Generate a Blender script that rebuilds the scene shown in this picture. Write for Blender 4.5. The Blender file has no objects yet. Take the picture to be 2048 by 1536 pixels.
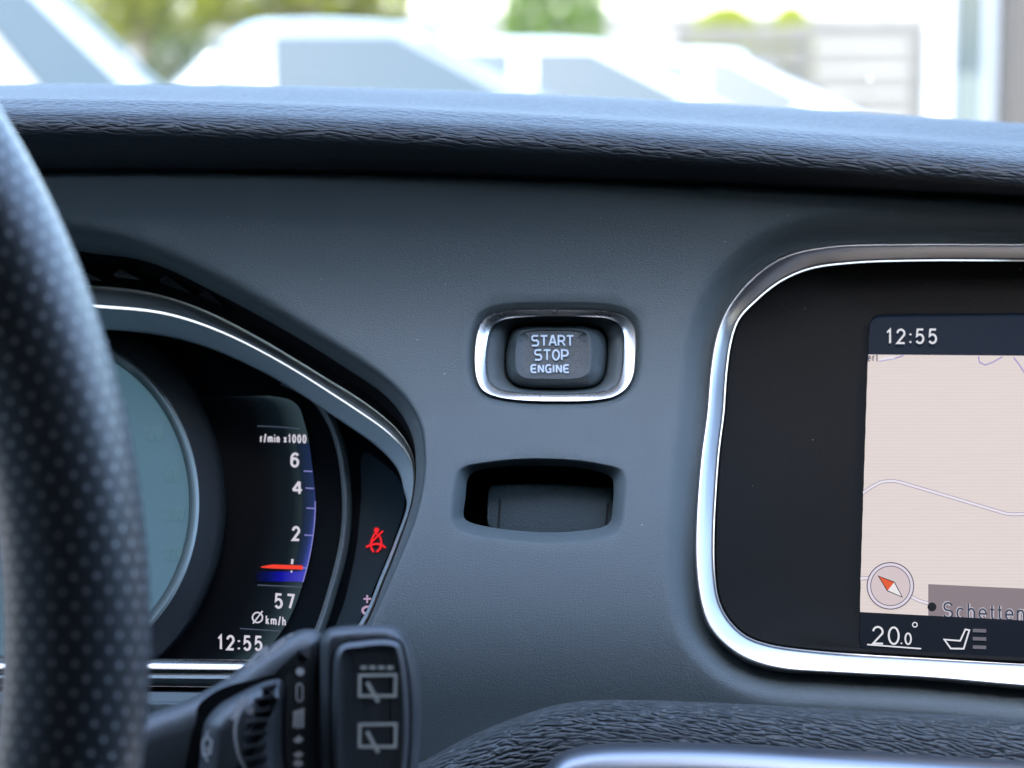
import bpy, bmesh, math, random
import numpy as np
from mathutils import Vector, Matrix
from mathutils.geometry import delaunay_2d_cdt
R = math.radians
random.seed(7)
sc = bpy.context.scene
COL = sc.collection

# ------------------------------------------------------------------ camera, sky, sun, exposure
FPX = 4931.0                      # focal length in photo pixels (2048 wide)
PITCH = R(8.0)
CAM = Vector((0.0, 0.0, 1.40))
FWD = Vector((0, math.cos(PITCH), -math.sin(PITCH)))
UPV = Vector((0, math.sin(PITCH), math.cos(PITCH)))
RGT = Vector((1, 0, 0))
D0 = 0.65
cam_d = bpy.data.cameras.new('camera')
cam = bpy.data.objects.new('camera', cam_d); COL.objects.link(cam)
cam.location = CAM; cam.rotation_euler = (R(90) - PITCH, 0, 0)
cam_d.sensor_width = 36; cam_d.lens = 36 * FPX / 2048
cam_d.clip_start = 0.02; cam_d.clip_end = 3000
cam_d.dof.use_dof = True; cam_d.dof.focus_distance = 0.634
cam_d.dof.aperture_fstop = cam_d.lens / 6.2
sc.camera = cam

EXPO = 3.75
SUN_EL, SUN_AZ = R(55), R(200)
w = bpy.data.worlds.new('World'); sc.world = w; w.use_nodes = True
nt = w.node_tree; nt.nodes.clear()
sky = nt.nodes.new('ShaderNodeTexSky'); sky.sky_type = 'NISHITA'; sky.sun_disc = False
sky.sun_elevation = SUN_EL; sky.sun_rotation = SUN_AZ
sky.dust_density = 2.0; sky.ozone_density = .9
bg = nt.nodes.new('ShaderNodeBackground'); bg.inputs[1].default_value = 0.15
wo = nt.nodes.new('ShaderNodeOutputWorld')
nt.links.new(sky.outputs[0], bg.inputs[0]); nt.links.new(bg.outputs[0], wo.inputs[0])
sl = bpy.data.lights.new('sun', 'SUN'); sl.energy = 2.0; sl.angle = R(0.5); sl.color = (1, .96, .9)
so = bpy.data.objects.new('sun', sl); COL.objects.link(so)
so.rotation_euler = (R(90) - SUN_EL, 0, R(180) - SUN_AZ)
sc.view_settings.view_transform = 'Standard'; sc.view_settings.look = 'None'
sc.view_settings.exposure = EXPO; sc.view_settings.gamma = 1; sc.view_settings.use_curve_mapping = False
sc.cycles.use_denoising = True
sc.cycles.max_bounces = 8; sc.cycles.diffuse_bounces = 4; sc.cycles.glossy_bounces = 4

# ------------------------------------------------------------------ helpers
def P(X, Y, d):
    X, Y, d = float(X), float(Y), float(d)
    return CAM + d * (FWD + RGT * ((X - 1024) / FPX) + UPV * ((768 - Y) / FPX))
TILT = 0.1318e-3 * math.tan(R(15))
# the panel is vertical under the crest and leans back towards the driver lower down
_ty = np.arange(-200., 2400., 4.)
_tt = np.tan(np.radians(np.interp(_ty, [-200, 350, 520, 680, 850, 1000, 1200, 1400, 2400], [-3, -3, 4, 24, 38, 36, 24, 4, 4])))
_td = -np.cumsum(_tt)*4*.1318e-3; _td -= np.interp(768, _ty, _td)
def dp(X, Y):
    return D0 + float(np.interp(Y, _ty, _td))
def plane(X, Y, y0, deg, hmm=0.0):      # depth of a truly flat tilted plane
    t = math.tan(R(deg))/FPX
    return (dp(X, y0)*(1-t*(768-y0)) - hmm*1e-3)/(1-t*(768-Y))
def PW(X, Y, wmm):
    return P(X, Y, dp(X, Y) - wmm * 1e-3)

BASE = {}
def thing(name, label, cat, loc, group=None):
    o = bpy.data.objects.new(name, None); COL.objects.link(o)
    o.empty_display_size = .02
    o.location = loc; o['label'] = label; o['category'] = cat
    if group: o['group'] = group
    BASE[o.name] = Vector(loc)
    return o
def obj(name, vs, fs, m, parent=None, uv=None, sharp=40, label=None):
    L = BASE[parent.name] if parent else Vector((0, 0, 0))
    me = bpy.data.meshes.new(name)
    me.from_pydata([tuple(Vector(v) - L) for v in vs], [], fs)
    if uv is not None:
        ul = me.uv_layers.new(name='UVMap')
        for lp in me.loops:
            ul.data[lp.index].uv = uv[lp.vertex_index]
    for p in me.polygons: p.use_smooth = True
    me.set_sharp_from_angle(angle=R(sharp))
    if isinstance(m, (list, tuple)):
        for k in m: me.materials.append(k)
    else: me.materials.append(m)
    o = bpy.data.objects.new(name, me); COL.objects.link(o)
    if parent:
        o.parent = parent
    BASE[o.name] = L
    if label: o['label'] = label
    return o

def spline(pts, closed=False, n=200, dense=16):
    p = np.array(pts, float); m = len(p); out = []
    segs = m if closed else m - 1
    for i in range(segs):
        if closed: a, b, c, d = p[(i-1) % m], p[i], p[(i+1) % m], p[(i+2) % m]
        else:
            b, c = p[i], p[i+1]
            a = p[i-1] if i > 0 else 2*b - c
            d = p[i+2] if i + 2 < m else 2*c - b
        # centripetal-ish Catmull-Rom
        t0 = 0; t1 = t0 + max(np.linalg.norm(b-a), 1e-6)**.5
        t2 = t1 + max(np.linalg.norm(c-b), 1e-6)**.5; t3 = t2 + max(np.linalg.norm(d-c), 1e-6)**.5
        for t in np.linspace(t1, t2, dense, endpoint=False):
            A1 = (t1-t)/(t1-t0)*a + (t-t0)/(t1-t0)*b
            A2 = (t2-t)/(t2-t1)*b + (t-t1)/(t2-t1)*c
            A3 = (t3-t)/(t3-t2)*c + (t-t2)/(t3-t2)*d
            B1 = (t2-t)/(t2-t0)*A1 + (t-t0)/(t2-t0)*A2
            B2 = (t3-t)/(t3-t1)*A2 + (t-t1)/(t3-t1)*A3
            out.append((t2-t)/(t2-t1)*B1 + (t-t1)/(t2-t1)*B2)
    out.append(p[0] if closed else p[-1])
    out = np.array(out)
    s = np.concatenate([[0], np.cumsum(np.linalg.norm(np.diff(out, axis=0), axis=1))])
    q = np.linspace(0, s[-1], n, endpoint=not closed)
    return np.stack([np.interp(q, s, out[:, 0]), np.interp(q, s, out[:, 1])], 1)

class Polar:
    """closed star-shaped outline as radius over angle"""
    def __init__(self, pts, c, closed=True):
        self.c = np.array(c, float)
        q = spline(pts, True, 1200) - self.c
        a = np.arctan2(q[:, 1], q[:, 0]); r = np.hypot(q[:, 0], q[:, 1])
        o = np.argsort(a); a, r = a[o], r[o]
        self.a = np.concatenate([a - 2*np.pi, a, a + 2*np.pi]); self.r = np.tile(r, 3)
    def at(self, ang):
        r = np.interp(ang, self.a, self.r)
        return np.stack([np.cos(ang)*r, np.sin(ang)*r], 1) + self.c
def angles_for(pts, c, n):
    q = spline(pts, True, n) - np.array(c, float)
    a = np.unwrap(np.arctan2(q[:, 1], q[:, 0]))
    return a

def loft3(loops, closed=True, cap_first=False, cap_last=False):
    """loops of 3D points of one length -> verts, faces"""
    vs = []; fs = []
    n = len(loops[0])
    for L in loops: vs += list(L)
    for i in range(len(loops)-1):
        for j in range(n if closed else n-1):
            k = (j+1) % n
            fs.append((i*n+j, i*n+k, (i+1)*n+k, (i+1)*n+j))
    if cap_first: fs.append(tuple(range(n-1, -1, -1)))
    if cap_last: fs.append(tuple((len(loops)-1)*n + j for j in range(n)))
    return vs, fs
def lift(loop, wmm):
    if np.isscalar(wmm): wmm = [wmm]*len(loop)
    return [PW(x, y, h) for (x, y), h in zip(loop, wmm)]
def liftd(loop, d):
    return [P(x, y, d) for (x, y) in loop]
def offset(loop, d, closed=True):
    """offset a 2D loop along its normals; positive d shrinks a loop that winds clockwise on screen"""
    q = np.asarray(loop)
    if closed: t = np.roll(q, -1, 0) - np.roll(q, 1, 0)
    else: t = np.gradient(q, axis=0)
    t /= np.maximum(np.linalg.norm(t, axis=1, keepdims=True), 1e-9)
    nrm = np.stack([-t[:, 1], t[:, 0]], 1)
    return q + nrm * (d if np.isscalar(d) else np.asarray(d)[:, None])
def area2(q):
    q = np.asarray(q); x, y = q[:, 0], q[:, 1]
    return .5*np.sum(x*np.roll(y, -1) - np.roll(x, -1)*y)
def inset(loop, d):
    return offset(loop, d if area2(loop) > 0 else -d)
def pillow(outline, profile, depth_fn, cap=True):
    """outline in photo pixels, profile of (inset px, height mm) from the back rim to the front"""
    loops = [[depth_fn(x, y, h) for x, y in inset(outline, i)] for i, h in profile]
    return loft3(loops, True, False, cap)
def inside(poly, x, y):
    poly = np.asarray(poly); n = len(poly); r = np.zeros(np.shape(x), bool); j = n-1
    for i in range(n):
        xi, yi = poly[i]; xj, yj = poly[j]
        c = ((yi > y) != (yj > y)) & (x < (xj-xi)*(y-yi)/((yj-yi) if yj != yi else 1e-12) + xi)
        r ^= c; j = i
    return r
def crop(pts, s, ox, oy):
    return [(ox + x*s, oy + y*s) for x, y in pts]
def facing(vs, fs, toward=None):
    return vs, fs

# ------------------------------------------------------------------ materials
def mat(name, base, rough=.5, metal=0.0, spec=.5, coat=0.0, coat_rough=.1, emit=None, estr=1.0):
    m = bpy.data.materials.new(name); m.use_nodes = True
    b = m.node_tree.nodes['Principled BSDF']
    b.inputs['Base Color'].default_value = (*base, 1); b.inputs['Roughness'].default_value = rough
    b.inputs['Metallic'].default_value = metal; b.inputs['Specular IOR Level'].default_value = spec
    b.inputs['Coat Weight'].default_value = coat; b.inputs['Coat Roughness'].default_value = coat_rough
    if emit:
        b.inputs['Emission Color'].default_value = (*emit, 1); b.inputs['Emission Strength'].default_value = estr
    return m
def N(m, t, **kw):
    n = m.node_tree.nodes.new(t)
    for k, v in kw.items(): setattr(n, k, v)
    return n
def LK(m, a, b): m.node_tree.links.new(a, b)
def bsdf(m): return m.node_tree.nodes['Principled BSDF']
def mathn(m, op, a, b=None):
    n = N(m, 'ShaderNodeMath', operation=op)
    for i, v in enumerate((a, b)):
        if v is None: continue
        if isinstance(v, (int, float)): n.inputs[i].default_value = v
        else: LK(m, v, n.inputs[i])
    return n.outputs[0]
def coords(m, out='Object', scale=(1, 1, 1), rot=(0, 0, 0)):
    tc = N(m, 'ShaderNodeTexCoord'); mp = N(m, 'ShaderNodeMapping')
    mp.inputs['Scale'].default_value = scale; mp.inputs['Rotation'].default_value = rot
    LK(m, tc.outputs[out], mp.inputs[0]); return mp.outputs[0]
def noise(m, vec, scale, detail=3, rough=.5):
    n = N(m, 'ShaderNodeTexNoise'); n.inputs['Scale'].default_value = scale
    n.inputs['Detail'].default_value = detail; n.inputs['Roughness'].default_value = rough
    LK(m, vec, n.inputs['Vector']); return n.outputs['Fac']
def ramp(m, fac, stops):
    r = N(m, 'ShaderNodeValToRGB'); LK(m, fac, r.inputs[0])
    e = r.color_ramp.elements
    while len(e) < len(stops): e.new(.5)
    for el, (p, c) in zip(e, stops): el.position = p; el.color = (*c, 1) if len(c) == 3 else c
    return r.outputs[0]
def bump(m, h, strength, dist, prev=None):
    b = N(m, 'ShaderNodeBump'); b.inputs['Strength'].default_value = strength; b.inputs['Distance'].default_value = dist
    LK(m, h, b.inputs['Height'])
    if prev is not None: LK(m, prev, b.inputs['Normal'])
    LK(m, b.outputs[0], bsdf(m).inputs['Normal']); return b.outputs[0]
def dust(m, base, scale=170, keep=.93, size=.06, col=(.5, .55, .58), var=.0):
    sv_ = N(m, 'ShaderNodeSeparateXYZ'); LK(m, coords(m), sv_.inputs[0])
    cv_ = N(m, 'ShaderNodeCombineXYZ'); LK(m, sv_.outputs[0], cv_.inputs[0]); LK(m, sv_.outputs[2], cv_.inputs[1])
    vo = N(m, 'ShaderNodeTexVoronoi', voronoi_dimensions='2D'); vo.inputs['Scale'].default_value = scale; LK(m, cv_.outputs[0], vo.inputs['Vector'])
    sep = N(m, 'ShaderNodeSeparateColor'); LK(m, vo.outputs['Color'], sep.inputs[0])
    a = mathn(m, 'GREATER_THAN', sep.outputs[0], keep)
    sz = mathn(m, 'MULTIPLY', sep.outputs[1], size)
    b = mathn(m, 'LESS_THAN', vo.outputs['Distance'], sz)
    f = mathn(m, 'MULTIPLY', a, b)
    mx = N(m, 'ShaderNodeMix', data_type='RGBA')
    LK(m, f, mx.inputs[0]); mx.inputs[6].default_value = (*base, 1); mx.inputs[7].default_value = (*col, 1)
    LK(m, mx.outputs[2], bsdf(m).inputs['Base Color'])
    return mx

def soft_plastic(name, base, rough, grain=.35, gscale=2600, spec=.5, specks=True):
    m = mat(name, base, rough, spec=spec)
    v = coords(m)
    h = noise(m, v, gscale, 2, .6)
    bump(m, h, grain, .0004)
    big = noise(m, v, 9, 4, .6)
    r = mathn(m, 'ADD', mathn(m, 'MULTIPLY', big, .14), rough - .07)
    LK(m, r, bsdf(m).inputs['Roughness'])
    if specks: dust(m, base, 120, .84, .020, (.26, .29, .31))
    return m

def leather(name, base, rough, cell, aniso, rot, strength, fine=.35, spec=.5, band=None, hd=.0014):
    """pressed leather: long slanted creases (uv in metres) and a fine pore grain"""
    m = mat(name, base, rough, spec=spec)
    tc = N(m, 'ShaderNodeTexCoord')
    nz = N(m, 'ShaderNodeTexNoise'); nz.inputs['Scale'].default_value = 120; nz.inputs['Detail'].default_value = 3
    LK(m, tc.outputs['UV'], nz.inputs['Vector'])
    sub = N(m, 'ShaderNodeVectorMath', operation='SUBTRACT'); LK(m, nz.outputs['Color'], sub.inputs[0]); sub.inputs[1].default_value = (.5, .5, .5)
    mul = N(m, 'ShaderNodeVectorMath', operation='MULTIPLY'); LK(m, sub.outputs[0], mul.inputs[0]); mul.inputs[1].default_value = (.006, .0022, 0)
    add = N(m, 'ShaderNodeVectorMath', operation='ADD'); LK(m, tc.outputs['UV'], add.inputs[0]); LK(m, mul.outputs[0], add.inputs[1])
    def crease(c, an, rt):
        mp = N(m, 'ShaderNodeMapping'); mp.inputs['Rotation'].default_value = (0, 0, rt)
        mp2 = N(m, 'ShaderNodeMapping'); mp2.inputs['Scale'].default_value = (1/(c*an), 1/c, 1)
        LK(m, add.outputs[0], mp.inputs[0]); LK(m, mp.outputs[0], mp2.inputs[0])
        vo = N(m, 'ShaderNodeTexVoronoi', feature='DISTANCE_TO_EDGE', voronoi_dimensions='2D'); vo.inputs['Scale'].default_value = 1
        LK(m, mp2.outputs[0], vo.inputs['Vector'])
        r = N(m, 'ShaderNodeMapRange', interpolation_type='SMOOTHSTEP'); r.inputs[1].default_value = 0; r.inputs[2].default_value = .30
        LK(m, vo.outputs['Distance'], r.inputs[0]); return r.outputs[0]
    c1 = crease(cell, aniso, rot); c2 = crease(cell*.55, aniso*1.1, rot*.4 + .06)
    mod = noise(m, tc.outputs['UV'], 60, 2)
    h = mathn(m, 'ADD', mathn(m, 'MULTIPLY', c1, .7), mathn(m, 'MULTIPLY', c2, mathn(m, 'MULTIPLY', mod, .6)))
    if band:                                  # creases gather along the folded edge (v = 0)
        sxy = N(m, 'ShaderNodeSeparateXYZ'); LK(m, tc.outputs['UV'], sxy.inputs[0])
        wob = mathn(m, 'MULTIPLY', mathn(m, 'SUBTRACT', noise(m, tc.outputs['UV'], 45, 2), .5), .006)
        v_ = mathn(m, 'DIVIDE', mathn(m, 'ADD', mathn(m, 'SUBTRACT', sxy.outputs[1], band[0]), wob), band[1])
        amp = mathn(m, 'ADD', mathn(m, 'MULTIPLY', mathn(m, 'EXPONENT', mathn(m, 'MULTIPLY', mathn(m, 'MULTIPLY', v_, v_), -1.0)), 1-band[2]), band[2])
        h = mathn(m, 'MULTIPLY', h, amp)
    b1 = bump(m, h, strength, hd)
    fn = noise(m, tc.outputs['UV'], 1700, 3, .65)
    b2 = bump(m, fn, fine, .00035, b1)
    if band:                                  # coarser pebble grain on the flat top, before the fold
        pb = N(m, 'ShaderNodeTexVoronoi', voronoi_dimensions='2D'); pb.inputs['Scale'].default_value = 430; LK(m, add.outputs[0], pb.inputs['Vector'])
        tp = N(m, 'ShaderNodeMapRange'); LK(m, sxy.outputs[1], tp.inputs[0]); tp.inputs[1].default_value = .001; tp.inputs[2].default_value = -.006
        bump(m, mathn(m, 'MULTIPLY', pb.outputs['Distance'], tp.outputs[0]), .8, .0007, b2)
    return m

def led(name, srgb, gain=1.0, base=(.002, .0025, .003), rough=.35):
    lin = [((c/255+.055)/1.055)**2.4 if c > 10 else c/255/12.92 for c in srgb]
    return mat(name, base, rough, spec=.02, emit=lin, estr=gain/2**EXPO)

M = {}
M['panel'] = soft_plastic('trim_plastic', (.054, .073, .075), .50, .5, 3300)
M['rimgrey'] = soft_plastic('hood_rim_plastic', (.17, .20, .20), .55, .35, specks=False)
M['cowl'] = soft_plastic('cowl_plastic', (.080, .098, .100), .55, .35, specks=False)
M['black'] = soft_plastic('black_plastic', (.010, .014, .016), .55, .3, spec=.3, specks=False)
M['void'] = mat('black_gap', (.004, .005, .006), .8, spec=.2)
M['gloss'] = mat('gloss_black', (.004, .006, .008), .3, spec=.02)
M['padtop'] = leather('dash_leather', (.013, .019, .023), .56, .0015, 5.2, R(-7), 1.0, hd=.0007, spec=.36, band=(.001, .0050, .10))
M['padlow'] = leather('console_leather', (.034, .044, .047), .46, .0016, 4.2, R(-13), 1.0, hd=.0007)
def chrome(name, base, rough):
    m = mat(name, base, rough, 1.0)
    v = coords(m); n = noise(m, v, 55, 5, .7)
    LK(m, mathn(m, 'ADD', mathn(m, 'MULTIPLY', n, .10), rough - .05), bsdf(m).inputs['Roughness'])
    return m
M['chrome'] = chrome('satin_chrome', (.60, .60, .58), .28)
M['framemetal'] = chrome('frame_metal', (.42, .43, .43), .32)
M['satin'] = mat('satin_silver_paint', (.32, .40, .42), .42, .25)
M['silver'] = chrome('silver_trim', (.20, .22, .24), .38)
M['white'] = mat('white_print', (.86, .87, .87), .6)
M['print'] = mat('pale_print', (.62, .63, .56), .6)

# ------------------------------------------------------------------ strokes and lettering (2D, photo pixels)
def ribbon(pts, width, closed=False):
    p = [np.array(a, float) for a in pts]; n = len(p); L = []; Rr = []
    for i in range(n):
        a = p[i-1] if (i > 0 or closed) else None
        b = p[(i+1) % n] if (i < n-1 or closed) else None
        d1 = (p[i]-a) if a is not None else (b-p[i]); d2 = (b-p[i]) if b is not None else d1
        d1 = d1/max(np.linalg.norm(d1), 1e-9); d2 = d2/max(np.linalg.norm(d2), 1e-9)
        n1 = np.array([-d1[1], d1[0]]); n2 = np.array([-d2[1], d2[0]])
        mt = n1+n2; mt = mt/max(np.linalg.norm(mt), 1e-6)
        k = width/2/max(float(np.dot(mt, n1)), .45)
        L.append(p[i]+mt*k); Rr.append(p[i]-mt*k)
    vs = L+Rr; fs = []
    for i in range(n if closed else n-1):
        j = (i+1) % n; fs.append((i, j, n+j, n+i))
    return vs, fs
def disc(c, r, n=24, ry=None):
    ry = ry or r
    return [(c[0]+r*math.cos(2*math.pi*i/n), c[1]+ry*math.sin(2*math.pi*i/n)) for i in range(n)], [tuple(range(n))]
def poly(pts): return list(pts), [tuple(range(len(pts)))]
def merge(shapes):
    vs = []; fs = []
    for v, f in shapes:
        k = len(vs); vs += [tuple(a) for a in v]; fs += [tuple(i+k for i in q) for q in f]
    return vs, fs
def arc(cx, cy, rx, ry, a0, a1, n=8):
    return [(cx+rx*math.cos(R(a0+(a1-a0)*i/n)), cy+ry*math.sin(R(a0+(a1-a0)*i/n))) for i in range(n+1)]
# letters in a box 0..1 wide, 0..1 high (y down)
GL = {
 'S': [[(.95,.0),(.35,.0)]+arc(.30,.24,.28,.24,-90,-270,8)+[(.68,.48)]+arc(.68,.74,.28,.26,-90,90,8)+[(.03,1)]],
 'T': [[(0,0),(1,0)],[(.5,0),(.5,1)]],
 'A': [[(0,1),(.42,0),(.58,0),(1,1)],[(.2,.66),(.8,.66)]],
 'R': [[(.06,1),(.06,0),(.6,0)]+arc(.62,.27,.32,.27,-90,90,8)+[(.06,.54)],[(.55,.54),(1,1)]],
 'O': [arc(.5,.5,.46,.5,0,360,24)],
 'P': [[(.06,1),(.06,0),(.6,0)]+arc(.62,.29,.34,.29,-90,90,8)+[(.06,.58)]],
 'E': [[(1,0),(.45,0)]+arc(.4,.35,.36,.35,-90,-180,6)+arc(.4,.65,.36,.35,180,90,6)+[(1,1)],[(.05,.5),(.92,.5)]],
 'N': [[(.05,1),(.05,0)],[(.05,0),(.95,1)],[(.95,1),(.95,0)]],
 'G': [[(1,.02),(.5,0)]+arc(.45,.5,.42,.5,-90,-270,12)+[(.95,.97),(.95,.52),(.6,.52)]],
 'I': [[(.5,0),(.5,1)]],
}
def word(s, x0, x1, y0, y1, wid, gap=.24, widths={'I': .22}):
    ws = [widths.get(c, 1.0) for c in s]; tot = sum(ws)+gap*(len(s)-1); u = (x1-x0)/tot; x = x0; out = []
    for c, wd in zip(s, ws):
        for st in GL[c]:
            out.append(ribbon([(x+a*wd*u, y0+b*(y1-y0)) for a, b in st], wid))
        x += (wd+gap)*u
    return merge(out)
D_ = {   # digits and small letters: (strokes, width as a share of the height); y down, 0 cap line, 1 base line
 '0': ([arc(.5,.5,.46,.5,-90,270,28)], .56), '1': ([[(.1,.22),(.62,0),(.62,1)]], .42),
 '2': ([arc(.5,.29,.44,.29,-175,20,10)+[(.06,1),(.97,1)]], .56), '4': ([[(.74,1),(.74,0)],[(.70,0),(.04,.70)],[(.04,.70),(1,.70)]], .58),
 '5': ([[(.9,0),(.2,0),(.1,.48)]+arc(.47,.68,.45,.32,-130,150,14)], .56),
 '6': ([arc(.56,.40,.50,.40,-40,-165,8)+[(.05,.69)], arc(.5,.69,.45,.31,0,360,24)], .56), '7': ([[(.05,0),(.95,0),(.4,1)]], .54),
 ':': ([[(.5,.30),(.5,.42)],[(.5,.86),(.5,.98)]], .2), '.': ([[(.5,.88),(.5,1)]], .2), '/': ([[(.95,-.05),(.05,1.05)]], .36),
 'r': ([[(.12,1),(.12,.32)],[(.12,.6),(.4,.36),(.98,.36)]], .36),
 'm': ([[(.06,1),(.06,.34)],[(.06,.5),(.22,.36),(.4,.36),(.5,.5),(.5,1)],[(.5,.5),(.66,.36),(.84,.36),(.94,.5),(.94,1)]], .78),
 'n': ([[(.08,1),(.08,.34)],[(.08,.52),(.34,.35),(.72,.36),(.92,.54),(.92,1)]], .48),
 'i': ([[(.5,1),(.5,.34)],[(.5,.02),(.5,.14)]], .16), 'x': ([[(.04,.34),(.96,1)],[(.96,.34),(.04,1)]], .46),
 'k': ([[(.08,1),(.08,0)],[(.9,.34),(.1,.72)],[(.36,.6),(.95,1)]], .46),
 'h': ([[(.08,1),(.08,0)],[(.08,.52),(.34,.35),(.72,.36),(.92,.54),(.92,1)]], .48),
 'S': ([arc(.5,.26,.42,.26,-20,-240,12)+arc(.5,.74,.45,.26,-60,160,12)], .60),
 'c': ([arc(.52,.67,.46,.33,-45,-315,18)], .46), 'e': ([[(.06,.66),(.96,.66)]+arc(.5,.67,.46,.33,0,-305,18)], .50),
 't': ([[(.42,.08),(.42,.84),(.62,.99),(.98,.97)],[(.0,.36),(.95,.36)]], .28),
 's': ([arc(.5,.50,.40,.16,-20,-240,10)+arc(.5,.83,.44,.16,-60,160,10)], .44), ' ': ([], .22)}
def lettering(s, x0, ybase, width, height, wid, gap=.16, slope=0.0):
    tot = sum(D_[c][1] for c in s)+gap*(len(s)-1); u = width/tot; x = 0.; out = []
    for c in s:
        for st in D_[c][0]:
            out.append(ribbon([(x0+x+wid/2+a*(D_[c][1]*u-wid), ybase-height+wid/2+b*(height-wid)+slope*(x+a*D_[c][1]*u)) for a, b in st], wid))
        x += (D_[c][1]+gap)*u
    return merge(out)
_fonts = {}
def text(s, x0, ybase, width, height, bold=0.0, shear=0.0, slope=0.0):
    """flat lettering fitted to a box in photo pixels"""
    cu = bpy.data.curves.new('t', 'FONT'); cu.body = s; cu.size = 1; cu.offset = bold; cu.resolution_u = 3
    o = bpy.data.objects.new('t', cu); COL.objects.link(o)
    dg = bpy.context.evaluated_depsgraph_get(); dg.update()
    me = bpy.data.meshes.new_from_object(o.evaluated_get(dg))
    v = np.array([a.co[:2] for a in me.vertices]); f = [tuple(p.vertices) for p in me.polygons]
    bpy.data.objects.remove(o); bpy.data.curves.remove(cu); bpy.data.meshes.remove(me)
    v[:, 0] -= v[:, 0].min(); v[:, 0] *= width/v[:, 0].max()
    v[:, 1] *= height/.70
    return [(x0+x+shear*y, ybase-y+slope*x) for x, y in v], f
def flat(name, shape, m, parent, depth, label=None):
    vs, fs = shape
    return obj(name, [depth(x, y) for x, y in vs], fs, m, parent, label=label)

# ================================================================== SETTING OUTSIDE
def box(cx, cy, cz, sx, sy, sz):
    vs = [(cx+sx/2*a, cy+sy/2*b, cz+sz/2*c) for c in (-1, 1) for b in (-1, 1) for a in (-1, 1)]
    return vs, [(0,2,3,1),(4,5,7,6),(0,1,5,4),(2,6,7,3),(0,4,6,2),(1,3,7,5)]
def merge3(shapes):
    vs = []; fs = []
    for v, f in shapes:
        k = len(vs); vs += [tuple(a) for a in v]; fs += [tuple(i+k for i in q) for q in f]
    return vs, fs
M['asphalt'] = mat('pale_asphalt', (.12, .12, .118), .9)
_n = noise(M['asphalt'], coords(M['asphalt']), 40, 5, .7)
LK(M['asphalt'], ramp(M['asphalt'], _n, [(.3, (.085, .085, .085)), (.7, (.16, .155, .15))]), bsdf(M['asphalt']).inputs['Base Color'])
g = obj('ground', [(-400, -400, 0), (400, -400, 0), (400, 900, 0), (-400, 900, 0)], [(0, 1, 2, 3)], M['asphalt']); g['kind'] = 'structure'

def ex(X, d): return (X-1024)/FPX*d
def ez(Y, d): return CAM.z - (Y-75)/FPX*d

M['render'] = mat('pale_render', (.80, .80, .78), .85)
_n = noise(M['render'], coords(M['render']), 3, 5, .6)
LK(M['render'], ramp(M['render'], _n, [(.3, (.11, .11, .107)), (.7, (.15, .15, .146))]), bsdf(M['render']).inputs['Base Color'])
t = thing('garden_wall', 'long pale rendered wall with a flat coping behind the parked cars', 'wall', (2, 27, 0))
obj('wall', *box(-2, 27, .8, 30, .22, 1.6), M['render'], t)
obj('coping', *box(-2, 27, 1.63, 30, .3, .06), M['render'], t)

# foliage
def leafmat(name, a, b):
    m = mat(name, a, .6, spec=.1); v = coords(m); n = noise(m, v, 3.5, 3)
    LK(m, ramp(m, n, [(.35, a), (.65, b)]), bsdf(m).inputs['Base Color'])
    tl = N(m, 'ShaderNodeBsdfTranslucent'); mxs = N(m, 'ShaderNodeMixShader'); mxs.inputs[0].default_value = .45
    tl.inputs[0].default_value = (a[0]*2.2, a[1]*2.2, a[2]*.8, 1)
    LK(m, bsdf(m).outputs[0], mxs.inputs[1]); LK(m, tl.outputs[0], mxs.inputs[2])
    LK(m, mxs.outputs[0], m.node_tree.nodes['Material Output'].inputs[0])
    return m
M['leaf_y'] = leafmat('yellow_green_leaves', (.115, .12, .004), (.08, .10, .004))
M['leaf_g'] = leafmat('green_leaves', (.045, .085, .008), (.060, .10, .010))
M['leaf_d'] = leafmat('dark_leaves', (.030, .040, .014), (.02, .032, .012))
M['leaf_b'] = leafmat('bright_leaves', (.12, .13, .004), (.09, .115, .004))
M['bark'] = mat('bark', (.1, .075, .05), .9)
def leaves(blobs, n, size, rnd):
    vs = []; fs = []
    tot = sum(b[3]*b[4]*b[5] for b in blobs)
    for (cx, cy, cz, rx, ry, rz) in blobs:
        for _ in range(int(n*rx*ry*rz/tot)):
            while True:
                p = Vector((rnd.uniform(-1, 1), rnd.uniform(-1, 1), rnd.uniform(-1, 1)))
                if p.length < 1 and p.length > rnd.random()**.5*.9: break
            q = Vector((cx+p.x*rx, cy+p.y*ry, cz+p.z*rz))
            a = Vector((rnd.gauss(0, 1), rnd.gauss(0, 1), rnd.gauss(0, 1))).normalized()
            b = a.orthogonal().normalized(); s = size*rnd.uniform(.6, 1.3)
            k = len(vs); vs += [q-a*s, q+b*s*.5, q+a*s, q-b*s*.5]; fs.append((k, k+1, k+2, k+3))
    return vs, fs
def tube(p0, p1, r0, r1, n=10):
    p0, p1 = Vector(p0), Vector(p1); d = (p1-p0).normalized(); u = d.orthogonal().normalized(); v = d.cross(u)
    L = [[p + (u*math.cos(2*math.pi*i/n)+v*math.sin(2*math.pi*i/n))*r for i in range(n)] for p, r in ((p0, r0), (p1, r1))]
    return loft3(L, True, True, True)
def tree(name, cat, label, x, y, blobs, n, size, m, trunk_h, seed, group=None):
    rnd = random.Random(seed)
    t = thing(name, label, cat, (x, y, 0), group)
    sh = [tube((x, y, 0), (x+.05, y, trunk_h), .11, .07)]
    for (bx, by, bz, *_r) in blobs: sh.append(tube((x+.05, y, trunk_h*.8), (x+bx, y+by, bz), .05, .02, 6))
    obj('trunk', *merge3(sh), M['bark'], t)
    obj('crown', *leaves([(x+b[0], y+b[1], b[2], b[3], b[4], b[5]) for b in blobs], n, size, rnd), m, t)
    return t
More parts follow.
